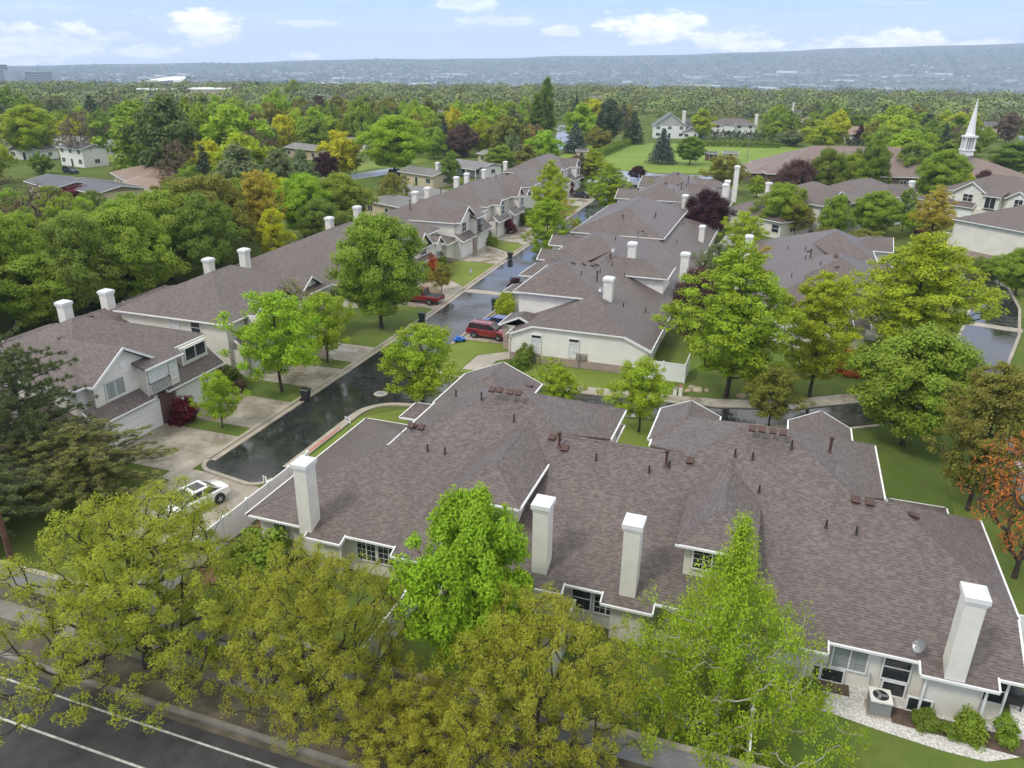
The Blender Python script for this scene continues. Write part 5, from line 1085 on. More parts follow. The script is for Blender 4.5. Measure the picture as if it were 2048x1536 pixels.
# lamp posts and far poles
for px, py, hh, l in ((1494, 320, 7, 'thin dark lamp post at the right of the field'), (1120, 312, 6, 'pale lamp post behind the last left row roof'), (1848, 262, 12, 'far wooden pole left of the steeple'), (1963, 262, 11, 'leaning wooden pole right of the steeple'), (1816, 250, 12, 'far wooden pole above the yellow green willow'), (688, 195, 11, 'far wooden pole above the left wood')):
    p = G(px, py); r = tag(empty('lamp_post' if 'lamp' in l else 'utility_pole', (p.x, p.y, 0)), l, 'pole'); m = MB(); m.ring([(.14, 0), (.08, hh)], 8); m.build('pole', M['grey_metal' if 'lamp' in l else 'wood_pole'], r); m = MB(); m.bar((-.1, 0, hh - .3), (1.2 if 'lamp' in l else 1.0, 0, hh - .3), .12); m.build('lamp_head' if 'lamp' in l else 'crossarm', M['grey_metal'], r)
# patio set behind the foreground block, grill
r = tag(empty('patio_table', (-9.8, 30.6, .03)), 'round white patio table behind the foreground block', 'table'); m = MB(); m.ring([(.55, .7), (.55, .74)], 20); m.build('tabletop', M['vinyl'], r); m = MB(); m.ring([(.3, 0), (.05, .05), (.05, .7)], 10); m.build('pedestal', M['vinyl'], r)
r = tag(empty('grill', (12.9, 33.4, .03)), 'small black covered grill at the right end of the gravel bed', 'grill'); m = MB(); m.box(-.35, .35, -.25, .25, .3, .75); m.build('firebox', M['dark_metal'], r); m = MB(); m.ring([(.36, .752), (.3, .95), (.1, 1.02)], 12); m.build('lid', M['dark_metal'], r); 
for a, b_ in ((-.3, -.2), (.3, -.2), (.3, .2), (-.3, .2)): m = MB(); m.box(a - .03, a + .03, b_ - .03, b_ + .03, 0, .3); m.build('leg', M['dark_metal'], r)
# ================================================================ trees
def grow(centers, H, lean, rg, sub=3, trunk_to=.8):
    """branch skeleton: trunk nodes, then every clump reaches the nearest fitting node"""
    nt = max(5, int(H * trunk_to / .5)); pos = [np.array([lean * .06 * math.sin(i * .9), lean * .06 * math.cos(i * .7), H * trunk_to * i / nt]) for i in range(nt + 1)]; par = [-1] + list(range(nt))
    order = np.argsort(np.hypot(centers[:, 0], centers[:, 1]) + .25 * centers[:, 2]); tips = {}
    for ci in order:
        c = centers[ci]; A = np.array(pos); d = np.linalg.norm(A - c, axis=1); hd = np.hypot(A[:, 0] - c[0], A[:, 1] - c[1])
        cost = d + 1.2 * np.maximum(0, A[:, 2] - (c[2] - .35 * hd)) + .35 * np.maximum(0, np.hypot(A[:, 0], A[:, 1]) - np.hypot(c[0], c[1])) * 3
        cost[0:max(1, int(nt * .12))] += 4
        k = int(np.argmin(cost)); a = pos[k]; prev = k; L_ = np.linalg.norm(c - a)
        for s_ in range(1, sub + 1):
            f = s_ / sub; q = a + (c - a) * f; q = q + np.array([0, 0, -.10 * L_ * math.sin(math.pi * f)]) + (rg.normal(size=3) * .05 * L_ if s_ < sub else 0)
            pos.append(q); par.append(prev); prev = len(pos) - 1
        tips[ci] = prev
    pos = np.array(pos); par = np.array(par); cnt = np.zeros(len(pos))
    for t_ in tips.values():
        k = t_
        while k >= 0: cnt[k] += 1; k = par[k]
    return pos, par, cnt
def branch_mesh(name, pos, par, cnt, tip, exp, trunk_r, m, min_cnt=0, ns=5):
    rad = tip * np.maximum(cnt, .6) ** exp; sc_ = trunk_r / max(rad[0], 1e-6); rad = np.where(rad > tip * 2, np.maximum(rad * sc_ ** np.clip(rad / rad[0] * 1.5, 0, 1), tip), rad); rad[0] *= 1.35
    V, F = [], []; ang = np.arange(ns) / ns * 2 * math.pi
    for i in range(1, len(pos)):
        p = par[i]
        if p < 0 or cnt[i] < min_cnt: continue
        d = pos[i] - pos[p]; L_ = np.linalg.norm(d)
        if L_ < 1e-5: continue
        d /= L_; x = np.cross(d, [0, 0, 1.]) if abs(d[2]) < .95 else np.cross(d, [1., 0, 0]); x /= np.linalg.norm(x); y = np.cross(d, x); b_ = len(V)
        r0, r1 = min(rad[p], rad[i] * 1.5), rad[i]
        for a in ang: V.append(pos[p] + r0 * (math.cos(a) * x + math.sin(a) * y))
        for a in ang: V.append(pos[i] + d * r1 * .3 + r1 * (math.cos(a) * x + math.sin(a) * y))
        for k in range(ns): F.append((b_ + k, b_ + (k + 1) % ns, b_ + ns + (k + 1) % ns, b_ + ns + k))
    me = bpy.data.meshes.new(name); me.from_pydata([tuple(v) for v in V], [], F); me.polygons.foreach_set('use_smooth', [True] * len(F)); me.materials.append(m); me.update(); return me
def leaf_mesh(name, P, N, T, ln, wd, tone, m, fold=.0):
    """kite shaped leaves: P base, T direction, N normal"""
    T = T / np.linalg.norm(T, axis=1, keepdims=True); S = np.cross(N, T); S /= np.maximum(np.linalg.norm(S, axis=1, keepdims=True), 1e-6)
    n = len(P); V = np.empty((n, 4, 3), 'f'); ln = ln[:, None]; wd = wd[:, None]
    V[:, 0] = P - T * ln * .5; V[:, 1] = P + S * wd * .5 - T * ln * .05; V[:, 2] = P + T * ln * .5; V[:, 3] = P - S * wd * .5 - T * ln * .05
    me = bpy.data.meshes.new(name); me.vertices.add(n * 4); me.loops.add(n * 4); me.polygons.add(n)
    me.vertices.foreach_set('co', V.ravel()); me.loops.foreach_set('vertex_index', np.arange(n * 4, dtype='i')); me.polygons.foreach_set('loop_start', np.arange(0, n * 4, 4, dtype='i')); me.polygons.foreach_set('loop_total', np.full(n, 4, 'i'))
    at = me.attributes.new('tone', 'FLOAT', 'POINT'); at.data.foreach_set('value', np.repeat(tone, 4).astype('f')); me.materials.append(m); me.update(calc_edges=True); me.validate(); return me
def unit(v): return v / np.maximum(np.linalg.norm(v, axis=1, keepdims=True), 1e-6)
PROT = {}
def prototype(kind, seed, H, W_, base, prof, nc, rc, nl, ll, lw, droop=.0, flat=.65, shell=.5, bark='bark', trunk_r=.16, tip=.018, exp=.42, out=.6, leafm='leaf', irr=.22, trunk_to=.75, min_cnt=0, twig=0, up=.35):
    rg = np.random.default_rng(seed); ph = rg.uniform(0, 6.28, 6); t = rg.uniform(0, 1, nc * 3)
    pr = np.interp(t, np.linspace(0, 1, len(prof)), prof); keep = rg.uniform(0, 1, nc * 3) < (pr + .12) / (max(prof) + .12); t = t[keep][:nc]; n = len(t); pr = np.interp(t, np.linspace(0, 1, len(prof)), prof)
    a = rg.uniform(0, 6.2832, n); lump = 1 + irr * (np.sin(3 * a + ph[0] + 4 * t) * .6 + np.sin(5 * a + ph[1] - 7 * t) * .4 + np.sin(2 * a + ph[2] + 11 * t) * .5)
    r = pr * W_ / 2 * lump * rg.uniform(0, 1, n) ** shell; z = H * (base + (1 - base) * t) - rc * .3
    C_ = np.stack([r * np.cos(a), r * np.sin(a), z + rg.normal(size=n) * .15], 1)
    pos, par, cnt = grow(C_, H, W_ / 8, rg, trunk_to=trunk_to)
    tm = branch_mesh(kind + '_trunk', pos, par, cnt, tip, exp, trunk_r, M[bark], min_cnt)
    rcs = rc * rg.uniform(.65, 1.3, n); k = np.maximum(4, (nl * rg.uniform(.55, 1.35, n) * (rcs / rc) ** 1.5)).astype(int); ci = np.repeat(np.arange(n), k); m_ = len(ci)
    d = unit(rg.normal(size=(m_, 3))); rad = rg.uniform(0, 1, m_) ** .45; off = d * rad[:, None] * rcs[ci][:, None]; off[:, 2] *= flat
    P = C_[ci] + off; P[:, 2] -= droop * rad * rcs[ci] * np.hypot(d[:, 0], d[:, 1]) * .8
    outw = unit(np.stack([C_[ci][:, 0], C_[ci][:, 1], (C_[ci][:, 2] - H * (base + .35 * (1 - base))) * .8], 1) + 1e-3)
    N = unit(d * out + np.array([0, 0, up]) + outw * .35 + rg.normal(size=(m_, 3)) * .45); T = unit(np.cross(N, rg.normal(size=(m_, 3)))); T[:, 2] -= droop; T = unit(T)
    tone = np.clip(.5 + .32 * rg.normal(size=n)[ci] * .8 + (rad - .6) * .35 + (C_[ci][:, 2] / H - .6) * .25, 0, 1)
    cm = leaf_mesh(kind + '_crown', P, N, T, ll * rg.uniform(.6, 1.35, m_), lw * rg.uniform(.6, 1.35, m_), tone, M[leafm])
    PROT.setdefault(kind, []).append((tm, cm, float(np.percentile(P[:, 2], 99.3)), float(2 * np.percentile(np.hypot(P[:, 0], P[:, 1]), 96))))
def conifer(kind, seed, H, W_, base, nw, nb, nl, ll, lw, prof=(1, .75, .5, .27, .05), droop=.25, leafm='needle', tuft=False):
    rg = np.random.default_rng(seed); C_, D_ = [], []; Tm = MB(); Tm.ring([(.2, 0), (.15, H * .4), (.03, H * .97)], 7)
    for i in range(nw):
        t = (i + .5) / nw; z = H * (base + (1 - base) * t ** .9); zz0 = z; R0 = np.interp(t, np.linspace(0, 1, len(prof)), prof) * W_ / 2; k = max(4, int(nb * (1 - .55 * t)))
        for j in range(k):
            a = 6.2832 * (j + rg.uniform(-.3, .3)) / k + i * 1.3; L_ = R0 * (rg.uniform(.5, 1.15) if tuft else rg.uniform(.72, 1.12)); z = zz0 + (rg.uniform(-.7, .7) * H / nw if tuft else 0); dz = -droop * L_ + rg.normal() * .1 + (L_ * rg.uniform(.0, .6) if tuft else 0)
            e = np.array([math.cos(a) * L_, math.sin(a) * L_, z + dz]); s_ = np.array([0, 0, z + .15 * L_])
            Tm.bar(s_, e, .05, .05)
            for f in np.linspace(.25, 1, max(3, int(L_ / (.4 if tuft else .32)))): C_.append(s_ + (e - s_) * f + rg.normal(size=3) * .06 * (1 + L_ * .3)); D_.append((e - s_) / max(L_, .1))
    C_, D_ = np.array(C_), np.array(D_); n = len(C_); ci = np.repeat(np.arange(n), nl); m_ = len(ci)
    if tuft:
        d = unit(rg.normal(size=(m_, 3)) + D_[ci] * .3 + np.array([0, 0, .45])); rr = rg.uniform(.3, 1.35, m_); P = C_[ci] + d * (ll * .55 * rr)[:, None]; T = d; N = unit(rg.normal(size=(m_, 3)))
    else:
        side = unit(np.cross(D_[ci], np.array([0, 0, 1.])) * rg.choice([-1, 1], m_)[:, None] + D_[ci] * .9 + rg.normal(size=(m_, 3)) * .35); P = C_[ci] + side * ll * .4 * rg.uniform(.2, 1.1, m_)[:, None]; P[:, 2] -= rg.uniform(0, .16, m_); T = side; T[:, 2] -= .2; N = unit(np.array([0, 0, 1.]) + rg.normal(size=(m_, 3)) * .55)
    tone = np.clip(.5 + .25 * rg.normal(size=n)[ci] + .1 * rg.normal(size=m_), 0, 1)
    PROT.setdefault(kind, []).append((Tm.mesh(kind + '_trunk', M['bark']), leaf_mesh(kind + '_crown', P, N, T, ll * rg.uniform(.6, 1.3, m_), lw * rg.uniform(.6, 1.3, m_), tone, M[leafm]), H, W_))
RND = (.45, .82, 1, .95, .72, .3); OVAL = (.4, .75, .95, .9, .62, .22); VASE = (.25, .6, .9, 1, .85, .4); WIDE = (.7, .95, 1, .9, .65, .25); COLM = (.6, .9, 1, .9, .7, .25)
for s_ in (1, 2): prototype('maple', s_, 9, 7.5, .24, RND, 240, .74, 260, .19, .15, flat=.7, shell=.42, out=.75, irr=.26)
for s_ in (3, 4): prototype('locust', s_, 9, 11, .16, WIDE, 820, .36, 100, .17, .042, droop=.55, flat=.8, shell=.5, trunk_r=.2, tip=.014, exp=.43, irr=.34, out=.2, up=.25)
for s_ in (5, 6): prototype('spring', s_, 11, 8, .2, OVAL, 420, .52, 84, .19, .13, flat=.55, shell=.55, tip=.017, exp=.42, irr=.32, trunk_to=.85)
for s_ in (7, 8): prototype('airy', s_, 7.5, 6.5, .26, RND, 170, .56, 110, .18, .13, flat=.65, shell=.5, irr=.42, trunk_r=.12)
for s_ in (9,): prototype('plum', s_, 7, 7, .2, RND, 200, .66, 190, .17, .12, flat=.8, shell=.45, irr=.2, trunk_r=.13)
prototype('pear', 10, 10, 6.6, .2, OVAL, 260, .55, 260, .19, .11, droop=.6, flat=1.0, shell=.4, irr=.26)
prototype('birch', 11, 10, 9.5, .12, (.95, 1, .85, .42, .16, .05), 520, .44, 105, .115, .08, droop=.75, flat=1.35, shell=.6, bark='bark_pale', irr=.45, tip=.014, exp=.42)
for s_ in (12, 13): prototype('twiggy', s_, 9, 9, .15, RND, 420, .5, 10, .2, .13, flat=.7, shell=.55, tip=.02, exp=.36, irr=.3)
for s_ in (14,): prototype('redtwig', s_, 4.5, 6.0, .22, VASE, 300, .4, 9, .2, .05, flat=.5, shell=.5, tip=.012, exp=.36, irr=.3, trunk_r=.1)
prototype('poplar', 15, 18, 4.4, .06, COLM, 240, .7, 70, .4, .28, flat=1.1, shell=.45, irr=.2)
for s_ in (16, 17): prototype('farround', s_, 10, 10, .16, RND, 120, 1.15, 62, .58, .46, flat=.7, shell=.42, irr=.26, out=.8)
for s_ in (18, 19): prototype('faroval', s_, 12, 8.5, .14, OVAL, 120, 1.05, 60, .55, .42, flat=.75, shell=.42, irr=.28, out=.8)
prototype('fartwig', 20, 10, 10, .14, RND, 220, .7, 12, .4, .26, flat=.7, shell=.5, tip=.035, exp=.34, irr=.3)
for s_ in (21, 22): prototype('shrub', s_, 1.5, 1.8, .02, (.8, 1, .95, .75, .4), 60, .3, 90, .13, .1, flat=.8, shell=.4, irr=.15, trunk_r=.04, tip=.008)
conifer('spruce', 23, 12, 8.4, .1, 22, 15, 8, .55, .2, droop=.28)
conifer('farspruce', 24, 13, 7, .06, 18, 12, 6, .8, .34, droop=.2, prof=(1, .9, .68, .4, .06))
conifer('pine', 25, 12, 8.4, .2, 17, 12, 75, .28, .034, prof=(.85, 1, .85, .65, .22), droop=.05, tuft=True)
conifer('pine', 26, 10, 9, .16, 16, 13, 75, .28, .034, prof=(.9, 1, .9, .7, .3), droop=.05, tuft=True)
SPECIES = dict(maple='maple_tree', locust='locust_tree', spring='ornamental_tree', airy='street_tree', plum='plum_tree', pear='pear_tree', birch='birch_tree', twiggy='bare_tree', redtwig='japanese_maple', poplar='poplar_tree', farround='shade_tree', faroval='shade_tree', fartwig='bare_tree', shrub='shrub', spruce='spruce_tree', farspruce='spruce_tree', pine='pine_tree')
COLS = dict(green=(.285, .385, .04), bright=(.35, .49, .03), deep=(.205, .295, .04), olive=(.27, .265, .045), yellow=(.56, .56, .025), lime=(.40, .48, .028), locust=(.41, .43, .045), gold=(.50, .39, .055), orange=(.36, .16, .025), plum=(.07, .019, .028), wine=(.17, .016, .03), red=(.42, .045, .015), rust=(.60, .18, .045), spruce=(.13, .17, .135), pine=(.15, .19, .06), pineolive=(.20, .21, .055), dark=(.09, .125, .06), brown=(.21, .16, .105), spring=(.335, .445, .03), grey=(.21, .25, .105), plumgrey=(.14, .075, .07))
def place(kind, x, y, h, w, colr, label, group=None, cat='tree', seed=0, dz=0.0):
    pr = PROT[kind]; tm, cm, H, W_ = pr[seed % len(pr)]; nm = SPECIES[kind]
    r = tag(empty(nm, (x, y, dz), random.uniform(0, 6.28)), label, cat, group); sx = w / W_; r.scale = (sx, sx, h / H)
    c = COLS[colr] if isinstance(colr, str) else colr; j = [max(.004, v * random.uniform(.95, 1.05)) for v in c]
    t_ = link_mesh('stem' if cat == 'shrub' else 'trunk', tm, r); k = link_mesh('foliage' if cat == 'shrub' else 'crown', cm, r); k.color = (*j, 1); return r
HAND = []
def tree(kind, px, pyb, pyt, wpx, colr, label, cat='tree', xy=None):
    p = Vector((*xy, 0)) if xy else G(px, pyb); h = height_at(p, pyt); w = wpx * depth((p.x, p.y, h * .6)) / FOC
    HAND.append((p.x, p.y, w)); return place(kind, p.x, p.y, h, w, colr, label, None, cat, seed=len(HAND))
# --- foreground
tree('locust', 300, 1372, 1020, 600, 'locust', 'large yellow olive roadside tree over the road at the lower left', xy=(-26.0, 22.2))
tree('locust', 640, 1480, 1120, 430, 'locust', 'yellow olive roadside tree second from the left, in front of the leftmost chimney', xy=(-16.6, 22.4))
tree('locust', 1090, 1500, 1225, 480, 'locust', 'yellow olive roadside tree at the bottom centre below the two middle chimneys', xy=(-6.6, 22.8))
tree('locust', 860, 1560, 1390, 360, 'locust', 'yellow olive roadside tree low at the bottom edge between the other two', xy=(-11.6, 21.6))
tree('birch', 1430, 1480, 1060, 500, 'bright', 'weeping pale green birch in front of the right dormer', xy=(.2, 27.4))
tree('pear', 930, 1420, 1000, 270, 'bright', 'dense bright green tree in front of the left dormer', xy=(-11.0, 26.6))
tree('pine', 95, 1010, 700, 250, 'pine', 'tall dark pine at the left edge beside the nearest garage', xy=(-46.0, 33.5)); tree('pine', 250, 1090, 858, 340, 'pineolive', 'broad olive brown pine left of the white sedan', xy=(-41.6, 33.6))
tree('pine', 130, 1200, 930, 330, 'pine', 'low dark pine behind the utility pole', xy=(-43.5, 26.8)); tree('locust', 30, 1100, 860, 240, 'locust', 'yellow olive tree at the left edge under the tall dark pine', xy=(-49.5, 29.0))
tree('shrub', 590, 1150, 1070, 130, 'green', 'round green shrub at the corner below the leftmost chimney', 'shrub', xy=(-25.6, 30.4))
# --- along the lane, left side
tree('airy', 432, 865, 745, 92, 'bright', 'small bright green tree between the two nearest driveways', xy=(-40.0, 45.3)); tree('airy', 557, 790, 588, 190, 'bright', 'bright green street tree in front of the second townhouse', xy=(-40.0, 53.3)); tree('airy', 655, 725, 588, 120, 'bright', 'bright green street tree right of the second townhouse', xy=(-40.0, 61.0))
tree('twiggy', 600, 735, 560, 120, 'olive', 'olive half bare tree between the two bright street trees', xy=(-43.5, 61.3)); tree('shrub', 350, 850, 795, 60, 'wine', 'dark red japanese maple shrub by the brick pier of the nearest garage', 'shrub', xy=(-43.6, 45.3))
tree('maple', 770, 655, 438, 185, 'green', 'big round green street tree on the lawn halfway up the lane', xy=(-40.3, 72.6)); tree('airy', 848, 825, 652, 168, 'bright', 'airy green tree at the lane corner beyond the foreground roof', xy=(-26.3, 53.7)); tree('airy', 883, 585, 526, 48, 'olive', 'small olive tree beside the dark red pickup')
tree('shrub', 860, 556, 513, 52, 'rust', 'orange red shrub by the garage behind the pickup', 'shrub'); tree('shrub', 1014, 466, 438, 36, 'wine', 'burgundy shrub between two garages of the fifth townhouse', 'shrub'); tree('shrub', 1135, 384, 362, 30, 'wine', 'wine coloured shrub by the dark sedan at the end of the row', 'shrub')
for px, pyb, pyt, w, c, l in ((702, 600, 562, 70, 'deep', 'dark clipped shrub beside the trunk of the big street tree'), (870, 535, 505, 55, 'deep', 'clipped hedge shrub left of the wide lawn'), (965, 487, 463, 44, 'deep', 'dark hedge shrub right of the white garages'), (985, 490, 474, 26, 'green', 'low green shrub at the end of the dark hedge shrub'), (1062, 450, 418, 46, 'deep', 'dark shrub mass behind the yellow green lane tree'), (918, 512, 490, 20, 'dark', 'small dark shrub at the downspout of the steep gabled house'),
                             (1012, 632, 588, 48, 'lime', 'yellow green bush beside the far dark bin'), (1030, 592, 556, 34, 'plum', 'dark plum shrub at the lane edge above the yellow green bush'), (1050, 730, 690, 40, 'deep', 'dark shrub at the corner of the white walled block'), (1040, 738, 712, 40, 'deep', 'low dark shrub left of the corner shrub'), (455, 770, 735, 60, 'deep', 'dark shrub by the brick wall of the second garage'), (480, 782, 760, 30, 'brown', 'small brown shrub near the second driveway'),
                             (1935, 1475, 1425, 62, 'green', 'green shrub in the gravel bed below the last chimney'), (2005, 1480, 1436, 52, 'green', 'green shrub at the right end of the gravel bed'), (1850, 1450, 1425, 55, 'deep', 'low shrub in the gravel bed left of the last chimney bay'), (1615, 1400, 1365, 60, 'deep', 'dark shrub at the left end of the gravel bed'), (1895, 1470, 1448, 42, 'deep', 'low dark shrub in the middle of the gravel bed'),
                             (1740, 1010, 985, 40, 'deep', 'dark shrub in the lawn behind the last roof peak'), (1520, 775, 740, 60, 'deep', 'shrub at the foot of the half hidden townhouse'), (1700, 745, 700, 70, 'rust', 'rust brown shrub right of the slender spring tree')): tree('shrub', px, pyb, pyt, w, c, l, 'shrub')
tree('spring', 1092, 534, 400, 96, 'spring', 'yellow green tree at the lane edge beyond the middle roofs'); tree('spring', 1100, 470, 325, 80, 'lime', 'taller yellow green tree just behind it up the lane'); tree('twiggy', 1125, 520, 400, 70, 'gold', 'orange budding tree right of the yellow green lane tree')
tree('spring', 1215, 432, 330, 84, 'spring', 'yellow tree with orange buds in front of the parking lot'); tree('twiggy', 1232, 428, 350, 60, 'gold', 'orange budding twiggy tree beside the parking lot'); tree('spring', 1185, 372, 300, 62, 'lime', 'yellow green tree at the upper end of the lane'); tree('faroval', 1150, 372, 312, 64, 'brown', 'brown leaved tree right of the last left row house')
tree('airy', 1302, 420, 362, 72, 'green', 'green tree in front of the third block of the middle row'); tree('airy', 1154, 486, 436, 30, 'green', 'young staked green tree by the red hydrant')
# --- middle and right
tree('plum', 1410, 482, 382, 98, 'plum', 'big dark plum tree below the tall chimneys'); tree('plum', 1342, 690, 540, 100, 'plumgrey', 'plum brown tree at the right end of the middle roof', xy=(-7.4, 78.5)); tree('plum', 1567, 545, 486, 84, 'plum', 'dark plum tree behind the half hidden roof'); tree('plum', 1275, 360, 332, 36, 'plum', 'small plum tree left of the third block')
tree('spring', 1458, 795, 498, 248, 'spring', 'tall yellow green tree with dark limbs right of the white vinyl fence', xy=(-2.6, 66.0)); tree('spring', 1620, 793, 552, 165, 'lime', 'slender spring tree in the lawn right of the boulders', xy=(4.4, 68.8)); tree('spring', 1795, 745, 475, 262, 'lime', 'widest spring tree with a golden top beside the right hand street', xy=(13.2, 80.2)); tree('twiggy', 1800, 700, 472, 130, 'yellow', 'golden budding tree rising out of the widest spring tree', xy=(14.8, 83.5))
tree('maple', 1800, 880, 662, 240, 'green', 'big green tree at the bend of the right hand street', xy=(11.2, 61.0)); tree('spring', 1885, 1000, 738, 205, 'olive', 'olive tree right of the big green bend tree', xy=(14.2, 52.0)); tree('maple', 2025, 860, 668, 170, 'green', 'green tree at the right edge beyond the olive tree', xy=(23.4, 65.0)); tree('maple', 2045, 670, 500, 130, 'green', 'green tree at the right edge beside the street crossing', xy=(31.8, 96.0))
tree('airy', 1530, 850, 738, 125, 'olive', 'small round olive tree at the lane behind the right roof peak', xy=(1.2, 60.8)); tree('airy', 1288, 890, 722, 135, 'bright', 'green tree between the two peaks of the foreground roof', xy=(-8.6, 56.2)); tree('twiggy', 1112, 820, 715, 105, 'bright', 'half bare green tree beyond the left roof peak', xy=(-16.4, 57.6)); tree('airy', 1125, 830, 735, 95, 'bright', 'leafy green tree touching the half bare one beyond the left roof peak', xy=(-15.6, 56.8))
tree('redtwig', 2030, 1130, 880, 290, 'rust', 'orange red japanese maple with bare twigs at the right edge', xy=(15.4, 44.6)); tree('airy', 1480, 520, 425, 88, 'lime', 'yellow olive tree right of the big plum tree'); tree('airy', 1425, 570, 490, 80, 'grey', 'pale leaved tree beside the tall side chimney'); tree('spring', 1530, 560, 495, 60, 'gold', 'golden twiggy tree behind the tallest spring tree'); tree('airy', 1450, 640, 560, 70, 'green', 'green tree behind the plum brown one')
for px, pyb, pyt, w, c, k, l in ((1558, 468, 370, 100, 'green', 'maple', 'round green tree at the left end of the right hand row'), (1588, 474, 404, 76, 'olive', 'airy', 'olive tree just right of the round green tree'), (1662, 492, 392, 62, 'green', 'maple', 'upright green tree in front of the first white gable'), (1745, 474, 384, 92, 'green', 'maple', 'broad green tree in front of the right hand garages'), (1803, 464, 378, 52, 'deep', 'airy', 'thin dark green tree right of the broad one'), (1858, 490, 376, 78, 'gold', 'spring', 'orange yellow tree at the right end of the right hand row'), (1822, 470, 420, 50, 'bright', 'airy', 'small light green tree under the thin dark one'),
                                 (1872, 418, 302, 100, 'green', 'maple', 'dense green tree in front of the church roof'), (1922, 402, 350, 62, 'yellow', 'farround', 'bright yellow tree beside the dense green church tree'), (1962, 398, 342, 46, 'plumgrey', 'plum', 'dull plum tree at the right end of the church roof'), (1648, 412, 300, 84, 'deep', 'maple', 'dark green tree left of centre before the church roof'), (1732, 404, 282, 76, 'deep', 'maple', 'taller dark green tree before the middle of the church roof'), (1585, 418, 322, 92, 'plumgrey', 'plum', 'brown plum tree at the left end of the church'), (1690, 404, 310, 70, 'green', 'maple', 'green tree between the two dark ones before the church roof'),
                                 (2032, 352, 282, 112, 'deep', 'maple', 'dome shaped green tree at the right edge beyond the church'), (1445, 388, 312, 96, 'olive', 'airy', 'olive willow behind the tall side chimneys'), (1512, 396, 352, 42, 'bright', 'airy', 'small bright tree by the white patio fence'), (1640, 505, 455, 48, 'olive', 'airy', 'small olive tree in front of the first white gable lawn'), (1722, 520, 460, 96, 'olive', 'airy', 'wide olive tree behind the widest spring tree'), (1968, 545, 515, 60, 'deep', 'shrub', 'dark shrub at the foot of the blank end wall'), (2000, 560, 510, 70, 'green', 'airy', 'green tree right of the dark shrub at the blank end wall'), (2030, 590, 500, 90, 'green', 'maple', 'green tree at the right edge before the blank end wall')):
    tree(k, px, pyb, pyt, w, c, l, 'shrub' if k == 'shrub' else 'tree')
# --- round the field
tree('spruce', 1323, 327, 256, 66, 'spruce', 'blue grey spruce on the near edge of the field'); tree('maple', 1379, 329, 274, 60, 'deep', 'spreading green tree right of the field spruce'); tree('poplar', 1091, 292, 158, 32, 'deep', 'tall column shaped poplar above all other trees'); tree('poplar', 1074, 294, 190, 36, 'deep', 'shorter poplar left of the tall one')
for px, pyb, pyt, w, c, k, l in ((1266, 288, 222, 42, 'dark', 'farspruce', 'dark rounded conifer at the far left corner of the field'), (1150, 306, 246, 50, 'spruce', 'farspruce', 'grey spruce left of the hedge by the field'), (1195, 300, 256, 56, 'olive', 'farround', 'low olive tree behind the field hedge'), (1162, 290, 210, 66, 'bright', 'faroval', 'bright green tree behind the grey spruce'), (1216, 288, 200, 54, 'dark', 'faroval', 'dark grey tree behind the bright green one'), (1402, 278, 220, 48, 'lime', 'faroval', 'yellow green tree between the white two storey house and the hedge'), (1346, 272, 240, 14, 'plum', 'faroval', 'narrow dark red tree against the white two storey house'),
                                 (1548, 286, 244, 48, 'green', 'farround', 'round green tree right of the clipped hedge'), (1580, 292, 262, 60, 'grey', 'farround', 'grey green bush at the right corner of the field'), (1640, 298, 242, 76, 'lime', 'farround', 'yellow willow behind the left part of the church roof'), (1668, 296, 222, 50, 'yellow', 'faroval', 'taller yellow tree behind the yellow willow'), (1772, 298, 232, 110, 'lime', 'farround', 'broad lime green tree behind the middle of the church'), (1788, 282, 212, 80, 'bright', 'faroval', 'bright green tree above the broad lime one'), (1846, 298, 226, 70, 'dark', 'farspruce', 'dark conifer behind the church left of the steeple'),
                                 (1905, 290, 226, 50, 'yellow', 'faroval', 'golden yellow tree left of the steeple'), (1716, 290, 252, 24, 'plum', 'faroval', 'small plum tree before the pale roofed house'), (1965, 300, 255, 40, 'green', 'farround', 'green tree just right of the steeple base'), (2010, 285, 225, 50, 'brown', 'faroval', 'brown tree by the house right of the steeple')): tree(k, px, pyb, pyt, w, c, l)
